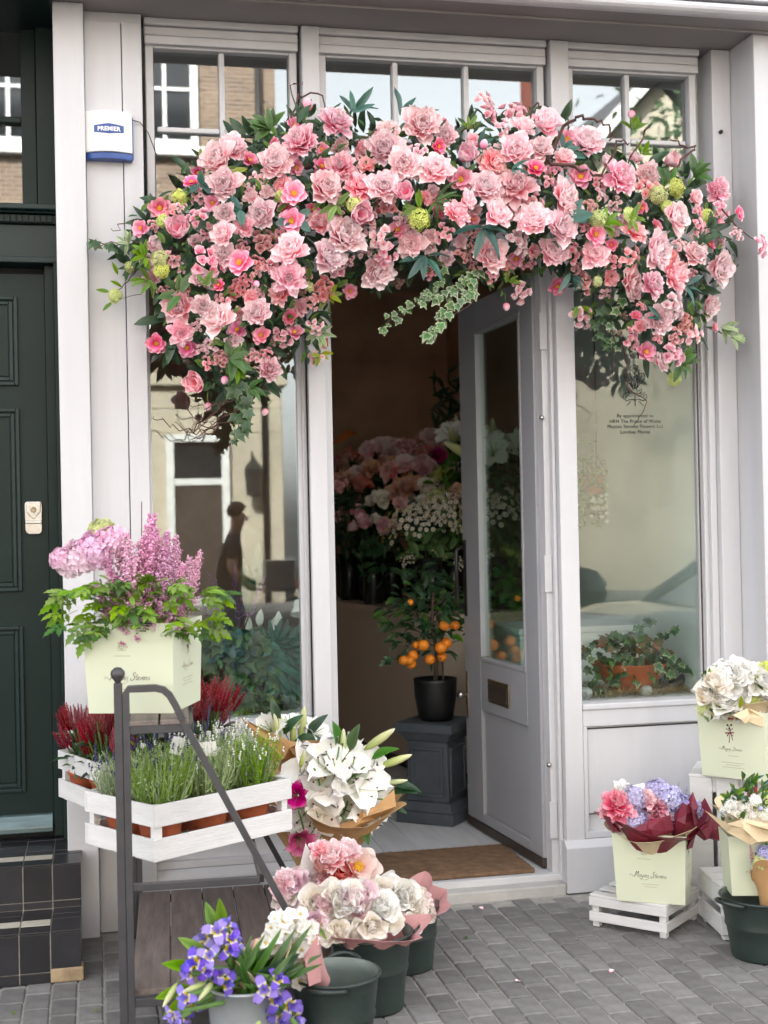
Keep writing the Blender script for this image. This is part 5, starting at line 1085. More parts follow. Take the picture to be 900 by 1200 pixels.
for px,py,s in ((88,655,.125),(112,645,.135),(132,632,.11),(75,655,.09)): flower('Y',aty(px,py,bctr.y-.02),(g.uniform(-.4,.4),-.7,.8),s,asb,rg=g)
flower('G',aty(121,622,bctr.y+.02),(0,-.3,1),.10,asb,rg=g,name='lime_sedum')
MB().tube([aty(166,650,bctr.y),aty(166,588,bctr.y)],.002,4).build('dry_stem',TWIG,asb)
for k in range(185):
    px=g.gauss(165,42); py=g.uniform(668,745)
    if px<60 or px>260: px=g.uniform(70,245)
    py=max(py,680+abs(px-165)*.18); b=aty(px,py,bctr.y-.10+g.uniform(-.06,.10)); dr=Vector(((px-165)/70+g.uniform(-.4,.4),-.6,g.uniform(-.5,.5)))
    leaf(g.choice(('cut','cutb','cutb','cutb','cutb','bright')),b,dr,g.uniform(.045,.07),asb,(g.uniform(-.3,.3),-.6,1))
for px,py,dx in ((70,705,-1),(78,720,-1),(95,735,-.5),(85,700,-.8),(250,720,1),(248,735,1),(100,745,-.2),(240,700,.9),(252,700,1)): leaf('cutb',aty(px,py,bctr.y-.05),(dx,-.2,-.5),.07,asb,(0,-.8,.7))
for k in range(14): MB().tube([bctr+Vector((g.uniform(-.06,.06),g.uniform(-.04,.04),.02)),bctr+Vector((g.uniform(-.11,.11),g.uniform(-.1,.05),.40))],.003,5).build('stem',STEM,asb)
MB().box(bl.x+.03,bl.x+.04,bl.y,bl.y+.01,bl.z+.01,bl.z+.02) 
# ================================================================ BUCKETS, JUG
def bucket(label,c,r1,r0,h,m=BUCK,mi=BUCKIN,handles='side',ha=0,grp='dark green florist buckets'):
    t=thing('flower_bucket',label,'bucket',c,ha,grp)
    pr=[(r0*.0+.001,.012),(r0*.98,.012),(r0,0.0),(r0*1.02,.006)]+[(r0+(r1-r0)*u,h*u) for u in (.1,.3,.5)]+[(r0+(r1-r0)*.53+.003,h*.52),(r0+(r1-r0)*.56+.003,h*.55)]+[(r0+(r1-r0)*u,h*u) for u in (.58,.8,.97)]+[(r1+.006,h*.985),(r1+.006,h),(r1,h+.002)]
    MB().lathe(pr,36,0,cap=False).build('bucket_wall',m,t,0,False)
    ip=[(r1-.001,h+.002)]+[(r1-.004-(r1-r0)*(1-u),h*u) for u in (.97,.86,.84,.72,.70,.5,.3,.1)]+[(.001,.02)]
    ip=[(r-(.002 if i in (2,4) else 0),z) for i,(r,z) in enumerate(ip)]
    MB().lathe(ip,36,0,cap=False).build('bucket_lining',mi,t,0,False)
    if handles=='side':
        for sg in (0,PI):
            P=[]
            for u in np.linspace(-1,1,9): a=sg+u*.42; rr=r1+.008+.035*(1-u*u); P.append((rr*math.cos(a),rr*math.sin(a),h*.95+.012*(1-u*u)))
            MB().tube(P,.007,7).build('handle',m,t,0,False)
    return t
K1=atz(393,1139,.245); K1.z=0
bucket('dark green bucket in front holding only one pink-wrapped bunch, nearest the camera',K1,.122,.092,.245,ha=R(70))
K2=Vector((.80,-1.00,0)); bucket('dark green bucket full of cream roses behind the empty one',K2,.125,.095,.235,ha=R(15))
K3=Vector((.975,-.66,0)); bucket('dark green bucket of pale roses furthest back near the doorstep',K3,.125,.10,.21,ha=R(20))
K4=atz(895,1119,0); K4.z=0; bucket('wide dark green bucket at the right edge by the low crate',K4,.140,.105,.205,ha=R(195))
K5=atz(288,1150,.27); K5.z=0
zb=bucket('galvanised zinc bucket of blue irises at the bottom of the picture',K5,.105,.085,.27,ZINC,ZINC,handles=None,grp=None)
JG=aty(322,1050,-.37); JG.z=0
jg=thing('enamel_jug','pale enamelled jug holding the lilies between stand and doorstep','jug',(.80,-.30,0))
MB().lathe([(.07,0),(.085,.01),(.092,.10),(.085,.19),(.058,.25),(.056,.275),(.070,.30),(.066,.30),(.052,.275),(.05,.25),(.07,.18),(.02,.02)],28,0).build('jug_body',ENAM,jg,0,False)
MB().lathe([(.0935,.105),(.095,.110),(.0935,.115)],28,0,cap=False).build('rib',ENAM,jg,0,False)
MB().tube([(.058,0,.285),(.12,0,.27),(.125,0,.20),(.088,0,.15)],.007,7).build('handle',ENAM,jg,0,False)
# ================================================================ LILIES in kraft paper
def stems(t,base,tops,m=STEM,r=.0035):
    for p in tops: MB().tube([base+rv(rnd,.008),(base+p)/2+rv(rnd,.01),p],r,5).build('stem',m,t)
g=random.Random(41)
jc=Vector((.80,-.30,.28))
l1=thing('lily_bouquet','white lilies with fat buds in brown paper, nearest the doorway','bouquet',jc)
tops=[]
for px,py,s,d in ((372,905,.25,(-.35,-1,.5)),(362,948,.27,(-.5,-1,-.15)),(418,905,.26,(.3,-1,.55)),(400,952,.28,(.1,-1,-.15)),(438,935,.23,(.7,-.9,.05)),(395,888,.24,(0,-.7,1)),(375,975,.20,(-.2,-1,-.6))):
    p=aty(px,py,-.40); D=Vector(d).normalized(); flower('LW',p-D*.08,D,s*1.1,l1,rg=g); tops.append(p)
for px,py,d,s in ((402,885,(.0,-.2,1),.10),(428,878,(.8,-.2,.55),.13),(446,898,(1,-.2,.35),.12),(452,918,(1,-.1,.1),.08)): flower('LB',aty(px,py,-.36),d,s,l1,rg=g)
for px,py,d in ((410,880,(.3,-.3,1)),(435,890,(.9,-.3,.4)),(455,930,(1,-.4,.1)),(460,920,(1,-.3,-.2)),(395,875,(-.2,-.4,1)),(420,965,(.2,-1,-.6)),(445,945,(.8,-.6,-.1)),(370,975,(-.1,-1,-.8))): leaf('dark' if px>440 else 'mid',aty(px,py,-.36),d,.11,l1,(0,-.7,1))
stems(l1,jc,tops[:7]); wrap(l1,jc+Vector((0,0,-.02)),.045,(.18,-.20,1),.26,.185,KRAFT,7,.18,.25,3)
l2=thing('lily_bouquet','unopened lilies in brown paper leaning against the shop sill behind the lavender','bouquet',(.62,-.22,.30)); jb=Vector((.70,-.20,.34))
for px,py,d,s in ((327,868,(-.2,-.3,1),.11),(352,866,(.1,-.3,1),.13),(336,862,(-.3,-.2,1),.08),(343,872,(0,-.3,1),.1)): flower('LB',aty(px,py,-.24),d,s,l2,rg=g)
for px,py,d,s in ((320,858,(-.6,-.8,.5),.14),(365,862,(.5,-.5,.8),.13),(340,855,(-.1,-.4,1),.12)): flower('LW',aty(px,py,-.22),d,s,l2,rg=g)
for px,py,d in ((360,862,(.8,-.3,.9)),(325,850,(-.2,-.2,1)),(345,868,(.8,-.4,.1)),(332,860,(.5,-.4,.6)),(350,880,(.8,-.4,.1))): leaf('dark',aty(px,py,-.25),d,.11,l2,(0,-.8,.7))
wrap(l2,jb+Vector((.02,0,-.10)),.03,(-.30,-.06,1),.36,.15,KRAFT,5,.15,.28,5)
l3=thing('pink_lily_bunch','deep pink stargazer lilies squeezed between the lavender crate and white lilies','bouquet',(.70,-.42,.42))
for px,py,s,d in ((349,932,.11,(-.4,-1,.2)),(348,978,.13,(.2,-1,-.5))): flower('LM',aty(px,py,-.50),d,s,l3,rg=g)
flower('LB',aty(352,900,-.45),(.2,-.3,1),.07,l3,rg=g); stems(l3,Vector((.74,-.34,.30)),[aty(350,950,-.45),aty(347,975,-.47)])
def crumple(t,pts,Y,m,seed,nm='tissue_fold',d=.05):
    gg=random.Random(seed); C=aty(sum(p[0] for p in pts)/len(pts),sum(p[1] for p in pts)/len(pts),Y-d); v=[C]+[aty(x,y,Y+gg.uniform(-.03,.03)) for x,y in pts]; n=len(pts); md=[C.lerp(q,.5)+rv(gg,.014) for q in v[1:]]
    v+=md; f=[(0,1+n+i,1+n+(i+1)%n) for i in range(n)]+[(1+n+i,1+i,1+(i+1)%n,1+n+(i+1)%n) for i in range(n)]
    o=MB().add(v,f).build(nm,m,t); o.modifiers.new('sheet','SOLIDIFY').thickness=.001
crumple(l2,[(282,840),(300,850),(322,864),(355,872),(389,868),(384,884),(360,902),(338,912),(318,895)],-.26,KRAFT,4,'paper_fold',.03)
crumple(l1,[(386,972),(410,962),(440,945),(462,925),(464,945),(440,960),(412,975),(388,982)],-.44,KRAFT,6,'paper_fold',.02)
# ================================================================ ROSES, PEONIES, FREESIAS, IRISES
def bunch(t,kinds,pts,Y,dz=.3,rg=g,ax=(0,-.8,.6)):
    for px,py,s,k in pts:
        y=Y+rg.uniform(-.025,.025); p=aty(px,py,y); dep=(p-CAM).dot(FW)
        flower(k,p,Vector(ax)+Vector((rg.uniform(-.45,.45),rg.uniform(-.2,.2),rg.uniform(-.35,.35))),s*dep/F*1.18,t,rg=rg)
g=random.Random(51)
pb=thing('peony_bouquet','pink and blush peonies in white paper standing above the cream roses','bouquet',(.86,-.62,.22))
bunch(pb,0,[(372,1018,34,'PC'),(392,1008,42,'P'),(400,1026,34,'PC'),(362,1032,28,'CP' if 0 else 'P'),(383,1036,32,'P'),(418,1018,50,'PB'),(376,1000,28,'L'),(408,1000,30,'P'),(350,1030,26,'P'),(395,1042,30,'P')],-.62)
wrap(pb,Vector((.88,-.58,.10)),.03,(-.04,-.12,1),.17,.09,WHITEPAP,7,.2,.12,7)
for px,py in ((362,995),(418,990)): pass
fold=lambda t,P,m,nm='paper_fold': (lambda o: o.modifiers.new('sheet','SOLIDIFY').__setattr__('thickness',.0012))(MB().add(P,[(0,1,2),(0,2,3)] if len(P)==4 else [(0,1,2)]).build(nm,m,t))
fold(pb,[aty(350,1020,-.62),aty(358,988,-.58),aty(371,1012,-.60),aty(362,1045,-.64)],WHITEPAP); fold(pb,[aty(396,1012,-.56),aty(411,984,-.54),aty(440,1022,-.56),aty(425,1050,-.58)],WHITEPAP); fold(pb,[aty(362,1004,-.66),aty(368,990,-.62),aty(375,1003,-.63),aty(368,1016,-.66)],WHITEPAP)
leaf('mid',aty(412,1036,-.70),(.6,-.6,.2),.04,pb)
rb1=thing('rose_bouquet','cream and lilac roses in dusky pink paper, largest bunch at centre of the buckets','bouquet',(K2.x,K2.y,.2),0,'rose bunches in the green buckets')
pts=[]
for i,(d,o) in enumerate(dome(30,46,30,g)): pts.append((405+d.x*1.1,1078-d.z*1.2+d.y*.35,g.uniform(28,36),g.choice(('R','R','P','RW','R','RL'))))
bunch(rb1,0,pts,-.98); bunch(rb1,0,[(365,1083,28,'RL'),(372,1095,28,'R'),(412,1088,30,'R'),(435,1083,30,'R'),(395,1092,26,'R')],-1.08,ax=(0,-1,.2))
wrap(rb1,Vector((K2.x,K2.y+.02,.10)),.06,(0,-.1,1),.155,.15,PINKP,8,.2,.2,9)
rb2=thing('rose_bouquet','pale cream roses in blush paper at the right, touching the doorstep side','bouquet',(K3.x,K3.y,.2),0,'rose bunches in the green buckets')
pts=[]
for i,(d,o) in enumerate(dome(30,46,30,g)): pts.append((456+d.x*.95,1072-d.z*1.1+d.y*.4,g.uniform(26,34),g.choice(('R','R','P','RW','R'))))
bunch(rb2,0,pts,-.74); bunch(rb2,0,[(440,1080,28,'P'),(432,1108,30,'R'),(478,1086,28,'R'),(455,1090,26,'RL')],-.84,ax=(0,-1,.1))
wrap(rb2,Vector((K3.x,K3.y+.02,.08)),.06,(0,-.12,1),.155,.145,PINKP,7,.2,.2,12)
rb3=thing('rose_bouquet','small bunch of pale pink and cream roses behind the diagonal bar of the stand','bouquet',(.62,-.85,.2),0,'rose bunches in the green buckets')
pts=[(335+g.uniform(-8,30),1035+g.uniform(-6,45),g.uniform(22,28),g.choice(('R','P','R','RL'))) for _ in range(15)]
bunch(rb3,0,pts,-.86); wrap(rb3,Vector((.66,-.84,.06)),.03,(-.1,-.1,1),.24,.11,PALEP,5,.15,.3,15)
for i in range(40):
    t_=(rb1,rb2,rb3)[i%3]; px,py=(g.uniform(365,450),g.uniform(1055,1110)) if i%3==0 else ((g.uniform(430,492),g.uniform(1050,1105)) if i%3==1 else (g.uniform(330,365),g.uniform(1040,1080)))
    leaf('mid',aty(px,py,(-.95,-.70,-.83)[i%3]),(g.uniform(-1,1),-.3,g.uniform(-1,.6)),.05,t_)
fr=thing('freesia_bouquet','white freesias with yellow throats in folded pink paper in the front bucket','bouquet',(K1.x,K1.y,.2))
pts=[]
for i in range(46): a=i*GA; r=math.sqrt((i+.5)/46); pts.append((340+32*r*math.cos(a),1108+38*r*math.sin(a),g.uniform(15,21),'F'))
pts+=[(352,1150,20,'F'),(345,1140,18,'F'),(360,1085,18,'F'),(330,1150,18,'F')]
bunch(fr,0,pts,-1.42,ax=(-.2,-.8,.5)); 
for i in range(22): leaf('bright',aty(g.uniform(312,372),g.uniform(1080,1150),-1.36),(g.uniform(-1,1),-.4,g.uniform(-1,1)),.045,fr)
wrap(fr,aty(378,1152,-1.34),.025,(-.55,-.35,.75),.17,.085,PINKP,5,.2,.25,18)
fold(fr,[aty(356,1120,-1.50),aty(372,1096,-1.46),aty(376,1150,-1.46),aty(362,1156,-1.50)],PINKP); 
ib=thing('iris_bouquet','violet-blue irises with yellow throats spilling out of the zinc bucket','bouquet',(K5.x,K5.y,.2))
IR=((254,1092,34,(0,-.8,.8)),(240,1100,30,(-.5,-.8,.5)),(270,1100,30,(.4,-.8,.6)),(268,1112,30,(.3,-1,.1)),(265,1085,26,(.2,-.5,1)),(228,1128,34,(-.5,-.9,.3)),(222,1140,28,(-.7,-.8,.0)),(245,1120,30,(.1,-1,.5)),(243,1136,28,(0,-1,-.1)),(264,1152,32,(.4,-1,.2)),(258,1142,24,(.2,-.8,.6)),(218,1168,30,(-.6,-.9,.2)),(225,1180,30,(-.2,-1,-.4)),(203,1188,28,(-.9,-.7,-.2)),(212,1192,24,(-.4,-.8,-.6)),(310,1160,34,(-.2,-1,.4)),(325,1148,28,(.3,-.8,.7)),(322,1170,34,(.2,-1,.1)),(338,1178,34,(.4,-1,.1)),(330,1192,32,(.0,-1,-.3)),(345,1192,32,(.7,-.8,-.2)),(350,1205,28,(.8,-.7,-.4)),(312,1178,28,(-.5,-.9,-.1)),(278,1105,20,(.3,-.6,.8)))
for px,py,s,d in IR:
    p=aty(px,py,K5.y-.10+g.uniform(-.04,.04)); flower('I',p,d,s*(p-CAM).dot(FW)/F*1.15,ib,rg=g); MB().tube([p,(p+K5+Vector((0,0,.30)))/2+rv(g,.012),Vector((K5.x+g.uniform(-.06,.06),K5.y+g.uniform(-.05,.05),.22))],[.008,.007,.005],6).build('stem',STEM,ib)
for k in range(30):
    a=g.uniform(-2.6,.9); p=Vector((K5.x+g.uniform(-.06,.06),K5.y+g.uniform(-.06,.04),.25)); leaf('long' if k%6 else 'lance',p,(math.cos(a)*.8,-.3+g.uniform(-.4,.3),g.uniform(.2,1)),g.uniform(.14,.22),ib,(0,-1,.4))
for px,py,d in ((212,1120,(-1,-.3,.3)),(205,1142,(-1,-.3,-.15)),(235,1080,(-.3,-.2,1)),(243,1078,(-.1,-.2,1)),(225,1105,(-.8,-.2,.6)),(210,1150,(-.9,-.4,-.4))): leaf('bright',aty(px+18,py+14,K5.y-.06),d,.10,ib,(0,-1,.4))
for px,py,d in ((208,1152,(-.6,-.5,-.7)),(240,1152,(-1,-.6,-.1)),(250,1150,(-.7,-.7,-.5)),(302,1190,(0,-.8,-.9))): flower('LB',aty(px,py,K5.y-.08),d,.07,ib,rg=g,name='iris_bud')
wrap(ib,Vector((K5.x+.02,K5.y+.02,.14)),.045,(.05,-.05,1),.20,.085,KRAFTL,5,.15,.35,21)
fold(ib,[aty(283,1135,K5.y),aty(264,1078,K5.y+.02),aty(282,1108,K5.y),aty(290,1140,K5.y-.02)],KRAFTL); fold(ib,[aty(290,1140,K5.y),aty(300,1100,K5.y+.04),aty(320,1106,K5.y),aty(306,1140,K5.y-.02)],KRAFTL)
# ================================================================ RIGHT-HAND GROUP
P0=atz(778,1101,0); P1=atz(693.5,1086,0); P2=atz(823,1077,0); v1=P1-P0; ca=math.atan2(-v1.y,-v1.x); lenx=v1.length+.03; dv=P2-P0; Ld=.30
lc=thing('wooden_crate','low white slatted crate lying flat under the bag of pink flowers','crate',P0,ca,'white painted slatted crates')
HL=.118
def ls(x0,x1,y0,y1,z0,z1,nm='slat'): MB().box(x0,x1,y0,y1,z0,z1).build(nm,WHITEP,lc,.002,False)
X0=-lenx+.02; X1=.012
for x in (X0+.008,X1-.034):
    for y in (0.012,Ld-.036): ls(x,x+.026,y,y+.026,0,HL-.012,'corner_post')
for z0,z1 in ((.022,.056),(.078,.110)):
    ls(X0,X1,0,.011,z0,z1); ls(X0,X1,Ld-.011,Ld,z0,z1); ls(X0+.0005,X0+.0115,.0115,Ld-.0115,z0,z1); ls(X1-.0115,X1-.0005,.0115,Ld-.0115,z0,z1)
for i in range(4): ls(X0+.002,X1-.002,.003+i*.080,.048+i*.080,.1105,.120)
b0=atz(723,1055,.121); b1=atz(803,1061,.121); bv=b1-b0; rz=math.atan2(bv.y,bv.x)
gift_bag('pale green bag of pink and lilac flowers on the low white crate',b0,rz,bv.length,.185,.245)
fx=bv.normalized(); fy=Vector((-fx.y,fx.x,0)); bc=b0+bv*.5+fy*.09
pbq=thing('mixed_bouquet','pink dahlias and pale blue florets in burgundy tissue in the bag on the low crate','bouquet',bc+Vector((0,0,.01)))
g=random.Random(61)
bunch(pbq,0,[(722,946,40,'PH'),(732,966,36,'P'),(745,955,30,'U'),(762,961,34,'PH'),(780,962,36,'P'),(756,938,24,'S'),(770,945,28,'PH'),(742,935,28,'U'),(785,935,32,'U'),(800,945,30,'U'),(770,928,30,'U'),(750,970,28,'U'),(740,962,26,'U'),(812,950,26,'U'),(728,932,30,'PW'),(715,955,26,'S'),(795,960,28,'U'),(778,948,24,'U')],bc.y-.02,ax=(0,-.7,.8))
for k in range(26): px=g.uniform(755,815); flower('X',aty(px,925+abs(px-775)*.45+g.uniform(0,20),bc.y+.02),(g.uniform(-.3,.6),-.3,1),.06,pbq,rg=g,name='blue_spray').data=ME('bluespray',lambda:plume(9,1,16,.16),'blue_spray',[LAVB,STEM])
for k in range(18): leaf('mid',aty(g.uniform(715,820),g.uniform(940,972),bc.y),(g.uniform(-1,1),-.4,g.uniform(-.2,1)),.05,pbq)
tag(MB().box(-.036,.036,-.0006,.0006,0,.05).build('gift_card',WHITEPAP,None,0,True,Matrix.Translation(aty(748,936,bc.y-.02))@Matrix.Rotation(R(-8),4,'Y')@Matrix.Rotation(R(-15),4,'X')),'white card standing in the pink and lilac bouquet','card')
wrap(pbq,bc+Vector((0,0,.12)),.07,(0,-.05,1),.155,.165,BURG,6,.25,.30,4,name='tissue_wrap'); wrap(pbq,bc+Vector((0,-.005,.14)),.07,(-.05,-.05,1),.115,.145,KRAFTL,5,.2,.2,6)
yb=bc.y-.10
for i,pts in enumerate(([(786,975),(790,955),(800,940),(815,950),(820,965),(812,985),(795,990)],[(812,975),(815,950),(826,935),(836,955),(842,978),(825,985)],[(800,950),(812,928),(818,945),(812,965)],[(820,970),(832,955),(848,968),(850,980),(838,984),(826,982)],[(735,975),(760,962),(785,955),(790,972),(765,982),(740,982)],[(706,955),(716,960),(728,975),(718,976)],[(802,985),(815,978),(812,990),(805,996)])): crumple(pbq,pts,yb+(0.02 if i!=1 else .05),BURG,i)
# tall crate standing on end and low crate in front
tb=atz(837,1067,0); tr_=R(-50)
tc_=thing('wooden_crate','tall white crate standing on end under the bag of white flowers','crate',atz(835,1067,0),R(-32),'white painted slatted crates')
def ts(x0,x1,y0,y1,z0,z1,nm='slat'): MB().box(x0,x1,y0,y1,z0,z1).build(nm,WHITEP,tc_,.002,False)
TH=.515; TX0,TX1,TY=-.075,.40,.27
for i in range(5): w_=.083; x=TX0+i*.099; ts(x,x+w_,0,.011,.0,TH-.0125)
for i in range(3): y=.014+i*.088; ts(TX0,TX0+.011,y,y+.08,0,TH-.0125); ts(TX1+.0,TX1+.011,y,y+.08,0,TH-.0125)
ts(TX0-.002,TX1+.013,-.002,TY+.004,TH-.012,TH); ts(TX0+.012,TX1-.001,.0115,.024,.0,.05,'batten'); ts(TX0+.012,TX1-.001,.0115,.024,TH-.07,TH-.013,'batten'); ts(TX0,TX1,TY-.011,TY,0,TH-.0125)
h0=atz(823,908,TH); h1=atz(899,917,TH); bv=h1-h0; rz=math.atan2(bv.y,bv.x)
gift_bag('pale green bag with printed bloom holding white flowers on the tall crate',h0,rz,bv.length,.15,.255,handle='front',front='bloom')
fx=bv.normalized(); fy=Vector((-fx.y,fx.x,0)); bc=h0+bv*.5+fy*.075
wb=thing('white_bouquet','white peonies and hydrangeas with lime florets in the bag on the tall crate','bouquet',bc+Vector((0,0,.01)))
bunch(wb,0,[(858,798,44,'PW'),(888,800,40,'PW'),(840,812,38,'RW'),(876,832,34,'PW'),(845,826,36,'RW'),(830,822,32,'R'),(860,818,34,'RW'),(893,822,34,'RW'),(898,805,32,'R'),(835,802,30,'R'),(872,810,30,'RW'),(850,836,24,'F'),(835,838,20,'F'),(860,835,22,'RW'),(826,812,22,'F'),(842,842,18,'F'),(886,838,24,'W'),(897,838,26,'R'),(850,808,22,'G'),(862,842,20,'F'),(826,830,22,'G'),(884,790,22,'G'),(898,785,22,'G'),(905,815,34,'PW'),(910,800,30,'W'),(868,790,36,'PW'),(858,828,22,'G'),(848,788,30,'W'),(880,818,24,'G')],bc.y-.05,ax=(0,-.75,.7))
for k in range(34): leaf(g.choice(('mid','bright','silver')),aty(g.uniform(822,900),g.uniform(788,846),bc.y-.07),(g.uniform(-1,1),-.5,g.uniform(-.6,1)),g.uniform(.03,.05),wb)
leaf('yellow',aty(867,830,bc.y-.13),(0,-.2,1),.05,wb,(0,-1,.2)); leaf('dark',aty(836,790,bc.y-.06),(-1,-.2,.3),.05,wb); leaf('dark',aty(840,805,bc.y-.08),(0,-.3,1),.05,wb)
tag(MB().box(-.034,.034,-.0006,.0006,0,.055).build('gift_card',WHITEPAP,None,0,True,Matrix.Translation(aty(865,800,bc.y-.02))@Matrix.Rotation(R(3),4,'Y')@Matrix.Rotation(R(-12),4,'X')),'blank white card standing in the white bouquet','card')
wrap(wb,bc+Vector((0,0,.20)),.08,(0,-.02,1),.085,.125,KRAFTL,6,.15,.2,8); crumple(wb,[(858,838),(876,830),(898,838),(905,848),(880,846),(868,843)],bc.y-.13,KRAFTL,3,'paper_fold',.01)
lw0=atz(848.5,1103,0); lcr=crate('low white crate at the right edge under the bag of thistle flowers',lw0+Vector((-.01,0,.02)),R(-8),.46,.26,.165,gap=.03)
for x in (.012,.42):
    for y in (.012,.22): MB().box(x,x+.026,y,y+.026,-.02,-.0065).build('foot',WHITEP,lcr,.002,False)
for i in range(3): MB().box(.002,.458,.004+i*.087,.080+i*.087,.1655,.175).build('slat',WHITEP,lcr,.002,False)
q0=atz(858,1050,.196); gz_=.196
gift_bag('small pale green bag of thistle and wild flowers on the low right crate',q0,R(-14),.24,.13,.205)
tb_=thing('thistle_bouquet','blue sea holly, white florets and greenery in cream paper at the right edge','bouquet',q0+Vector((.13,.05,.01))); bc=q0+Vector((.125,.04,0))
g=random.Random(71)
bunch(tb_,0,[(872,945,16,'W'),(860,952,14,'W'),(880,955,16,'W'),(850,950,14,'W'),(897,955,18,'W'),(902,935,20,'G'),(868,958,16,'W'),(856,943,14,'W'),(885,938,14,'W')],bc.y-.05)
for px,py,s in ((890,948,.055),(905,955,.05),(846,952,.03)):
    sh=MB()
    for k in range(14): a=k*2*PI/14; sh.add([(0,0,0),(.16*math.cos(a-.16),.16*math.sin(a-.16),.1),(.55*math.cos(a),.55*math.sin(a),.04),(.16*math.cos(a+.16),.16*math.sin(a+.16),.1)],[(0,1,2,3)],0,None,[0,.3,1,.3])
    sh.ball((0,0,.16),.15,1,8,6,(1,1,1.3)); sh.build('sea_holly',[SILVLEAF,LAVB],tb_,0,True,frame(aty(px,py,bc.y-.09),(0,-1,.4),0,s))
for k in range(70): px=g.uniform(845,905); leaf(g.choice(('bright','mid','mid','tealn')),aty(px,g.uniform(925,965)-(12 if px>868 else 0),bc.y-.04),(g.uniform(-.8,.8),-.4,g.uniform(.1,1)),g.uniform(.035,.06),tb_)
for px in (876,884): MB().tube([aty(px,960,bc.y),aty(px+2,918,bc.y)],.006,6).build('bud_spike',CORD,tb_)
wrap(tb_,bc+Vector((0,.01,.14)),.06,(.0,-.12,1),.14,.15,KRAFTL,5,.18,.3,10); crumple(tb_,[(826,950),(850,966),(875,960),(902,966),(905,985),(880,990),(852,975)],bc.y-.12,KRAFTL,12,'paper_fold',.02)
yb_=thing('yellow_bouquet','yellow and magenta bunch in brown paper standing in the right-hand green bucket','bouquet',(K4.x,K4.y,.05)); 
bunch(yb_,0,[(892,1010,18,'G'),(900,1015,20,'G'),(898,1022,16,'R'),(905,1005,22,'G'),(897,1000,20,'U')],K4.y-.03)
flower('X',aty(882,1012,K4.y-.03),(-.2,-.2,1),.07,yb_,rg=g,name='magenta_spike').data=ME('magspike',lambda:spike(7,1,60,.10),'magenta_spike',[MAG,STEM])
for k in range(14): leaf('mid',aty(g.uniform(884,905),g.uniform(998,1020),K4.y),(g.uniform(-1,.3),-.4,1),.05,yb_)
wrap(yb_,Vector((K4.x+.03,K4.y,.06)),.03,(.05,-.1,1),.27,.085,KRAFT,5,.15,.3,14)
# ================================================================ INSIDE THE SHOP
mt=[atz(x,y,.076) for x,y in ((430,1035),(626,1018),(585,990),(437,1000))]
dm=thing('doormat','brown coir doormat lying inside the threshold','doormat',(1.35,.35,.061)); mm=MB(); xa,xb,ya,yb2=.93,mt[1].x,mt[0].y+.01,mt[2].y
mm.box(xa,xb,ya,yb2,.0615,.080); mm.build('mat',COIR,dm,.004)
fz=MB(); g=random.Random(8)
for k in range(2600): x,y=g.uniform(xa,xb),g.uniform(ya,yb2); fz.add([(x,y,.079),(x+.0022,y,.079),(x+g.uniform(-.006,.006),y+g.uniform(-.006,.006),.0875)],[(0,1,2)])
tag(fz.build('coir_fibres',COIR,dm),kind='stuff')
pc=Vector((1.565,1.17,.061)); pa_=math.atan2((atz(521,970,.06)-atz(466,955,.06)).y,(atz(521,970,.06)-atz(466,955,.06)).x)
pc=(atz(521,970,.06)+Vector((0.02,.2,0))); pc.z=.0612
pd=thing('plinth_pedestal','dark lead-grey moulded pedestal carrying the citrus tree just inside the door','pedestal',pc,R(-40))
def sq(a,z0,z1,b=None,m=LEAD,nm='p'):
    b=b if b is not None else a; return MB().add([(-a,-a,z0),(a,-a,z0),(a,a,z0),(-a,a,z0),(-b,-b,z1),(b,-b,z1),(b,b,z1),(-b,b,z1)],[(0,3,2,1),(4,5,6,7),(0,1,5,4),(1,2,6,5),(2,3,7,6),(3,0,4,7)])
for a,z0,z1,b,nm in ((.150,0,.055,.150,'base'),(.140,.0555,.10,.118,'base_moulding'),(.112,.1005,.385,.104,'shaft'),(.110,.3855,.43,.140,'cap_moulding'),(.150,.4305,.475,.150,'cap')): sq(a,z0,z1,b).build(nm,LEAD,pd,.005,False)
for k in range(4):
    M=Matrix.Rotation(k*PI/2,4,'Z'); fr_=MB()
    for x0,x1,z0,z1 in ((-.085,.085,.345,.36),(-.085,.085,.125,.14),(-.085,-.07,.1405,.3445),(.07,.085,.1405,.3445)): fr_.box(x0,x1,-.1165,-.10,z0,z1)
    fr_.build('panel_moulding',LEAD,pd,.003,False,M)
ct=thing('citrus_tree','small orange tree with fruit in a round black pot on the dark pedestal','potted tree',pc+Vector((0,0,.476))); tz=pc+Vector((0,0,.476))
MB().lathe([(.001,.002),(.075,0),(.085,.02),(.102,.12),(.104,.185),(.106,.20),(.098,.20),(.095,.18),(.001,.175)],28,0,Matrix.Translation(tz)).build('pot',BLACKP,ct)
MB().tube([tz+Vector((0,0,.17)),tz+Vector((.01,0,.32)),tz+Vector((-.01,0,.46)),tz+Vector((0,0,.62))],[.012,.010,.009,.005],7).build('trunk',BARK,ct)
MB().tube([tz+Vector((.04,0,.17)),tz+Vector((.035,0,.5))],.005,5).build('cane',BARK,ct)
g=random.Random(81)
for k in range(190):
    d=rv(g).normalized(); p=tz+Vector((-.03,0,.50))+Vector((d.x*.22,d.y*.18,d.z*.20))*g.uniform(.35,1.05)
    if p.z<tz.z+.27: continue
    leaf(g.choice(('dark','mid','dark')),p,(d.x+g.uniform(-.6,.6),d.y-.2,g.uniform(-.8,.5)),g.uniform(.055,.085),ct,(g.uniform(-.5,.5),-.6,.8))
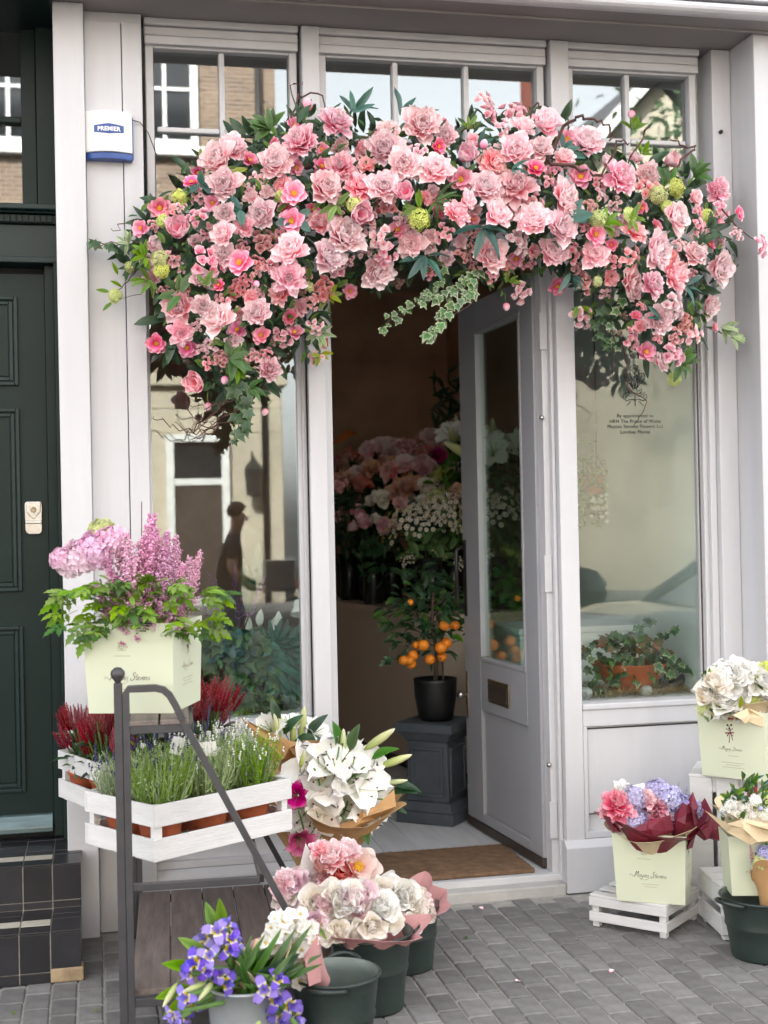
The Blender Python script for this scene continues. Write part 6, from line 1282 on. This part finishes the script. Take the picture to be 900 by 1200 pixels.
for k in range(14):
    a=k*GA; e=tz+Vector((.16*math.cos(a)-.03,.13*math.sin(a),.38+.02*k)); MB().tube([tz+Vector((0,0,.34+.016*k)),e],[.005,.002],4).build('branch',BARK,ct)
MB().tube([tz+Vector((-.1,0,.34)),tz+Vector((-.2,-.02,.30)),tz+Vector((-.28,-.03,.28))],.003,4).build('branch',BARK,ct)
for k in range(9): leaf('dark',tz+Vector((-.16-.012*k,-.02,.32-.005*k)),(g.uniform(-.8,.3),-.2,g.uniform(-.6,.5)),.06,ct)
for px,py,s in ((521,733,13),(534,733,11),(496,756,14),(517,759,15),(504,773,13),(518,770,12),(524,754,12),(484,768,13),(473,774,12),(480,774,12),(482,778,12),(488,756,10),(481,706,8),(530,732,10),(523,752,11)):
    p=aty(px,py,tz.y-.13+g.uniform(-.03,.03)); MB().ball((0,0,0),.5,0,12,8,(1,1,.93)).build('orange',ORANGE,ct,0,True,Matrix.Translation(p)@Matrix.Scale(s*(p-CAM).dot(FW)/F,4))
# counter with rows of vases
e0=atz(406.7,871.7,.06); e1=atz(476.7,901.7,.06)
cn=thing('shop_counter','taupe shop counter with dark skirting carrying rows of flowers','counter',(1.75,3,.061)); dv=(e1-e0).normalized(); far=e0+dv*-1.8; near=e1+dv*.55; nn=Vector((dv.y,-dv.x,0)); nn=nn if nn.x>0 else -nn
def quadbox(a,b,w_,z0,z1,off=0):
    a=a+nn*off; b=b+nn*off; P=[a,b,b+nn*w_,a+nn*w_]; return MB().prism_z([(p.x,p.y) for p in (P if (b-a).cross(nn).z>0 else P[::-1])],z0,z1)
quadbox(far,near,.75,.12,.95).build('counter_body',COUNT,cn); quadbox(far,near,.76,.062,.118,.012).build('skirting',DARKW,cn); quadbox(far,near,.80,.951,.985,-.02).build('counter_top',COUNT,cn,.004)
cvt=.986
VS=[]; g=random.Random(91)
def vase_bunch(label,cat,px,py,Y,kinds,n,size,spread=.16,vh=.30,leafk='dark',hang=.10,tall=.0):
    """dark vase standing on the counter with a bunch whose middle shows at px,py"""
    top=aty(px,py,Y); base=Vector((top.x,top.y+.02,cvt)); v_=thing('flower_vase','dark vase under the '+label,'vase',base,0,'vases on the counter')
    MB().lathe([(.06,0),(.065,.02),(.062,vh*.5),(.075,vh),(.070,vh),(.058,vh*.5),(.02,.02)],16,0,Matrix.Translation(base)).build('vase_body',VASE,v_)
    t=thing('flower_bunch',label,cat,(top.x,top.y,cvt+.02),0,'bunches on the counter')
    for d,o in dome(n,spread,spread*.8,g):
        p=top+Vector((d.x,d.y,d.z*.8+tall*g.random())); flower(g.choice(kinds),p,Vector((o.x,-.6+o.y,o.z*.8)),size*g.uniform(.85,1.15),t,rg=g)
        MB().tube([p,p.lerp(base+Vector((0,0,vh)),.6)+rv(g,.01),base+Vector((0,0,vh*.7))],.004,4).build('stem',STEMD,t)
    lm_=MB()
    for k in range(46):
        p=top+Vector((g.gauss(0,spread*.55),g.gauss(0,spread*.4)-.03,-abs(g.gauss(.10,.10)))); addleaf(lm_,leafk,p,(g.uniform(-1,1),-.3,g.uniform(-1,.4)),g.uniform(.07,.12),(0,-.8,.6))
    lm_.build('foliage',LEAFS[leafk][1],t); return t
vase_bunch('dusky pink hydrangeas at the back of the counter','flowers',460,535,4.1,['M','P','D'],14,.15,.20)
vase_bunch('mauve stocks beside the dusky hydrangeas','flowers',500,540,4.0,['M','LM','M'],9,.14,.16)
vase_bunch('pale stocks below the twisted stems','flowers',512,520,4.3,['P','M','M'],9,.14,.16)
vase_bunch('orange and rust blooms left of the hydrangeas','flowers',420,545,4.4,['PC','M','D'],10,.12,.17)
vase_bunch('coral roses low at the left of the counter','flowers',405,605,3.9,['D','M','PC','C'],13,.13,.20)
vase_bunch('peach roses in the middle row on the counter','flowers',487,583,3.3,['RP','RP','R'],12,.14,.17)
vase_bunch('cream roses left of the peach roses','flowers',458,592,3.35,['R','P','R'],8,.12,.13)
vase_bunch('lime green roses by the door edge','flowers',530,560,3.2,['G','G','R'],7,.12,.12)
vase_bunch('blush tulips at the left front of the counter','flowers',437,622,3.1,['B','R','B'],8,.12,.12)
vase_bunch('purple dahlias behind the blush tulips','flowers',430,605,3.5,['H','V'],6,.10,.12)
vase_bunch('white daisies above the orange tree','flowers',502,620,2.4,['Z'],7,.24,.17,leafk='mid')
vase_bunch('small white daisies close to the door edge','flowers',530,600,2.5,['Z'],5,.22,.14,leafk='mid')
vase_bunch('white lilies reflected beside the door','flowers',545,525,2.9,['LW','LB'],6,.20,.15,leafk='mid')
vase_bunch('dark foliage bunch above the orange tree','flowers',505,665,2.3,['Z'],3,.10,.18,leafk='dark')
vase_bunch('white lilies seen through the glass of the open door','flowers',588,540,2.32,['LW','LW','LB'],7,.22,.15,leafk='mid')
vase_bunch('daisies seen through the lower glass of the open door','flowers',584,605,2.28,['Z'],7,.24,.15,leafk='mid')
vase_bunch('leafy stems low behind the glass of the open door','flowers',590,660,2.25,['Z','G'],3,.14,.16,leafk='mid')
vase_bunch('peach dahlias at the middle of the flower display','flowers',445,560,3.7,['RP','PC','P'],11,.14,.18)
vase_bunch('pale pink peonies over the peach roses','flowers',485,555,3.6,['P','P','S'],10,.15,.16)
vase_bunch('rust and coral ranunculus at the left door edge','flowers',408,575,3.6,['RP','PC','D'],9,.13,.15)
vase_bunch('cream and lime roses below the white lilies','flowers',525,590,2.9,['R','G','RP'],8,.13,.13)
kb=thing('twisted_bamboo','dark twisted lucky bamboo stems against the warm wall','plant',Vector((aty(535,560,4.2).x,4.2,cvt)))
for off in ((0,0),(-12,6),(8,-8)):
    pts=[(540,560),(536,520),(534,500),(520,494),(532,484),(516,474),(530,466),(520,456),(518,446)]; MB().tube([aty(x+off[0]*.8,y+off[1],4.2+.02*off[0]/8) for x,y in pts],[.018]*6+[.014,.010,.006],7).build('bamboo_stem',STEMD,kb)
    for k in range(7): x,y=pts[min(8,3+k%6)]; leaf('lance',aty(x+off[0]*.8,y+off[1],4.2),(g.uniform(-1,1),-.2,g.uniform(.1,1)),.12,kb)
MB().tube([Vector((aty(540,560,4.2).x,4.2,cvt)),aty(540,560,4.2)],.018,7).build('bamboo_stem',STEMD,kb)
bp=thing('heliconia_stem','long orange heliconia blade leaning at the left of the flower display','flower',Vector((aty(392,560,4.3).x,4.3,cvt)))
for a,b in (((388,522),(416,506)),((400,512),(418,507))):
    P=[aty(a[0],a[1],4.3),aty((a[0]+b[0])/2,(a[1]+b[1])/2-2,4.3),aty(*b,4.3)]; MB().tube(P,[.006,.032,.006],6,flat=.5).build('orange_bract',mat('orange_bract',(.62,.16,.02),.5),bp)
MB().tube([Vector((aty(392,560,4.3).x,4.3,cvt)),aty(390,522,4.3)],.008,5).build('stem',STEMD,bp)
# ================================================================ LEFT WINDOW DISPLAY
g=random.Random(101); ZW=.736
def lp_(px,py,Y): return aty(px,py,Y)
fp=thing('fatsia_plant','blue-green plant with long fingered leaves right of the left window display','plant',(.66,.40,ZW))
pot(fp,Vector((.68,.42,ZW)),.06,.08,.12,BLACKP)
for px,py,s,a in ((318,775,.26,-30),(335,760,.24,30),(310,765,.20,120),(330,790,.22,-80),(345,775,.20,-20),(300,770,.18,160),(320,752,.18,70),(343,800,.18,-60)):
    put(leafme('palm'),'leaf',fp,leafframe(lp_(px,py,.34),(math.cos(R(a)),-.25,math.sin(R(a))),s*.62,(0,-1,.35)))
pl=thing('peace_lily','peace lily with pale pointed spathes behind the fingered leaves','plant',(.60,.55,ZW)); pot(pl,Vector((.58,.55,ZW)),.06,.08,.12,BLACKP)
for px,py in ((304,728),(315,736),(324,730),(292,735)): put(ME('spathe',lambda:leafm(1,.45,.5,-.3,5,.8),'spathe',WHITEF),'spathe',pl,leafframe(lp_(px,py+6,.45),(g.uniform(-.1,.3),-.1,1),.075,(g.uniform(-.5,.5),-1,0))); MB().tube([lp_(px,py+6,.45),lp_(px-4,800,.5)],.003,4).build('stem',STEM,pl)
for px,py,a in ((300,755,20),(310,748,170),(285,750,150),(297,700,85),(292,720,95),(320,750,10),(300,770,200),(280,765,120)): put(leafme('lance'),'leaf',pl,leafframe(lp_(px,py,.42),(math.cos(R(a)),-.2,math.sin(R(a))),.20 if a not in (85,95) else .24,(0,-1,.3)))
hp_=thing('heather_plant','mauve heather sprays in the left window behind the pink astilbe','plant',(.45,.50,ZW)); pot(hp_,Vector((.46,.5,ZW)),.05,.07,.11,TERRA)
for px,py,d in ((260,700,-.3),(285,690,.3),(275,695,0),(290,705,.4),(263,712,-.2),(280,710,.1),(255,720,-.4)): flower('X',lp_(px,py+22,.42),(d,-.2,1),.20,hp_,rg=g)
iv=thing('window_ivy','mid green ivy and trailing foliage filling the left window sill','plant',(.35,.35,ZW)); pot(iv,Vector((.34,.40,ZW)),.06,.08,.12,TERRA)
for k in range(210): px,py=g.uniform(236,318),g.uniform(735,835); leaf(g.choice(('ivyd','ivyd','ivyd','mid','teal','dark')) if py<815 else g.choice(('ivyd','yellow','bright')),lp_(px,py,.22+.14*g.random()),(g.uniform(-.8,.8),-.3,-g.uniform(.1,1)),g.uniform(.035,.065),iv,(g.uniform(-.4,.4),-1,g.uniform(.2,.8)))
sl=MB()
for k in range(420): px,py=g.uniform(225,345),g.uniform(745,838); addleaf(sl,g.choice(('dark','ivyd','mid')),lp_(px,py,.36+.15*g.random()),(g.uniform(-1,1),-.3,g.uniform(-1,.5)),g.uniform(.05,.09),(0,-1,.4))
tag(sl.build('foliage_mass',DKLEAF,iv),kind='stuff')
rnd=random.Random(5)
def spot(label,px,py,Y,d,wallp,s=1):
    p=aty(px,py,Y); t=thing('spot_lamp',label,'lamp',p,0,'small white window spot lamps'); M=frame(p,d)
    MB().lathe([(.014,-.03),(.017,-.02),(.018,.0),(.030,.028),(.030,.032),(.026,.030),(.010,.0)],16,0,M).build('lamp_shade',PLASTW,t); MB().tube([p-Vector(d).normalized()*.02,aty(*wallp,Y+.02)],.006,6).build('arm',PLASTW,t)
    MB().lathe([(.0,.012),(.018,.014)],12,0,M,cap=False).build('lamp_glass',PEBB,t); return t
spot('white spot lamp on the right side wall of the right window',806,651,.42,(-1,-.3,-.75),(826,647)); spot('white spot lamp at the right edge of the left window',349,712,.30,(-.1,-.5,-1),(353,695))
tag(MB().tube([aty(806,699,.45),aty(812,698,.47)],.008,8).build('wall_socket',PLASTW),'tiny white fitting on the side wall below the right spot lamp','fitting')
# ================================================================ RIGHT WINDOW DISPLAY
g=random.Random(111)
pf=aty(680,744,.80); pt_=aty(762,731,.80)
wp=thing('display_plinth','white box plinth standing behind the ivy bowl in the right window','plinth',(2.1,1,ZW)); 
MB().box(1.88,pt_.x,.80,1.22,ZW+.001,pt_.z-.03).build('plinth_body',WPLINTH,wp,.004); MB().box(1.87,pt_.x+.01,.79,1.225,pt_.z-.0295,pt_.z).build('plinth_top',ZINC if 0 else WPLINTH,wp,.004)
bwl=aty(738,800,.36); bwl.z=ZW+.02
ib_=thing('ivy_bowl','wide terracotta bowl overflowing with bronze and green ivy in the right window','potted plant',bwl)
MB().lathe([(.08,0),(.13,.05),(.165,.11),(.172,.115),(.160,.115),(.12,.06),(.02,.02)],28,0,Matrix.Translation(bwl)).build('bowl',TERRA,ib_)
for k in range(270):
    px=g.gauss(735,36); py=g.uniform(737,800)
    if px<678 or px>806: continue
    py=max(py,742+((px-735)/60)**2*26+(6 if px>770 else 0)); k_='ivyr' if (py<765 and g.random()<.45) else g.choice(('ivyd','mid','ivyd','ivyv' if py>765 else 'ivyd'))
    if 772<py and 690<px<712: continue
    leaf(k_,aty(px,py,.20+.22*g.random()),(g.uniform(-.9,.9),-.4,-g.uniform(-.2,1)),g.uniform(.028,.05),ib_,(g.uniform(-.4,.4),-1,g.uniform(.2,.9)))
for pts in (((770,770),(778,745),(786,742)),((742,752),(745,740),(760,732)),((780,775),(795,780),(806,788)),((700,790),(692,800),(700,812))):
    MB().tube([aty(x,y,.28) for x,y in pts],.003,4).build('ivy_stem',STEMD,ib_)
    for x,y in pts:
        for q in range(3): leaf('ivyd',aty(x+g.uniform(-5,5),y+g.uniform(-4,4),.27),(g.uniform(-1,1),-.3,g.uniform(-1,1)),.036,ib_)
st_=MB()
for k in range(2600):
    x,y=g.uniform(1.89,2.47),g.uniform(.215,.55); d=Vector((g.uniform(-1,1),g.uniform(-1,1),g.uniform(-.15,.4))).normalized()*g.uniform(.02,.05); z=ZW+.002+.02*g.random()+.015*noise.noise(Vector((x*9,y*9,0))); w_=Vector((-d.y,d.x,0)).normalized()*.0012
    st_.add([(x-w_.x,y-w_.y,z),(x+w_.x,y+w_.y,z),(x+d.x+w_.x,y+d.y+w_.y,z+d.z+.004),(x+d.x-w_.x,y+d.y-w_.y,z+d.z+.004)],[(0,1,2,3)])
tag(st_.build('straw',STRAWM),None,None,None,'stuff')['label']='straw strewn over the floor of the right window'
dwf=tag(MB().tube([aty(758,812,.27),aty(775,810,.29),aty(790,803,.32),aty(801,794,.36)],[.010,.016,.014,.020],8).build('driftwood',DRIFT),'weathered stick of driftwood lying on the straw right of the ivy bowl','driftwood')
def rock(label,px,py,Y,r,mt_,seed):
    c=aty(px,py,Y); c.z=ZW+r*.75; mb=MB(); mb.ball((0,0,0),r,0,16,10,(1,.9,.85)); mb.v=[tuple(Vector(p)*(1+.22*noise.noise(Vector(p)*22+Vector((seed,0,0))))) for p in mb.v]; return tag(mb.build('stone',mt_,None,0,True,Matrix.Translation(c)),label,'stone')
rock('pale speckled stone at the left corner of the right window',686,806,.25,.034,PEBB,1); rock('flat grey stone beside the driftwood in the right window',757,806,.26,.028,PEBB,5)
hg=thing('hanging_fern','bushy green plant hanging high at the left of the right window','plant',(aty(700,575,1.3).x,1.3,1.6))
MB().tube([(aty(700,575,1.3).x,1.3,3.4),(aty(700,575,1.3).x,1.3,1.75)],.003,4).build('cord',BLKMET,hg); MB().lathe([(.05,0),(.09,.10),(.085,.10),(.02,.02)],16,0,Matrix.Translation(aty(698,580,1.3))).build('pot',TERRA,hg)
for k in range(260): px,py=g.gauss(700,14),g.gauss(568,20); leaf(g.choice(('mid','bright','dark','mid')),aty(px,py,1.2+.2*g.random()),(g.uniform(-1,1),-.3,g.uniform(-1,.8)),g.uniform(.03,.06),hg)
for k in range(40): px,py=g.gauss(708,8),g.gauss(592,10); flower('W',aty(px,py,1.18),(0,-1,.4),.022,hg,rg=g)

# a few things dropped on the pavers
g=random.Random(131)
for lab,px,py,k in (('small green leaf fallen on the pavers below the tiled steps',18,1189,'bright'),('little dry leaf fallen on the pavers by the zinc bucket',118,1184,'yellow'),('tiny green leaf fallen near the doorstep',548,1100,'mid')):
    p=atz(px,py,.004); o=leaf(k,p,(g.uniform(-1,1),g.uniform(-1,1),0.05),.028,None,(0,0,1),name='fallen_leaf'); tag(o,lab,'leaf')
for lab,px,py in (('pale petal fallen on the pavers right of the buckets',566,1066),('cream petal fallen on the pavers in the middle of the pavement',610,1150),('pink petal fallen in front of the low white crate',715,1140)):
    q=MB(); petal(q,1,.8,0,R(8),R(20),.3,.1,0,4,2,0,0); p=atz(px,py,.003); tag(q.build('fallen_petal',PALE,None,0,True,Matrix.Translation(p)@Matrix.Rotation(g.uniform(0,6),4,'Z')@Matrix.Scale(.022,4)),lab,'petal')
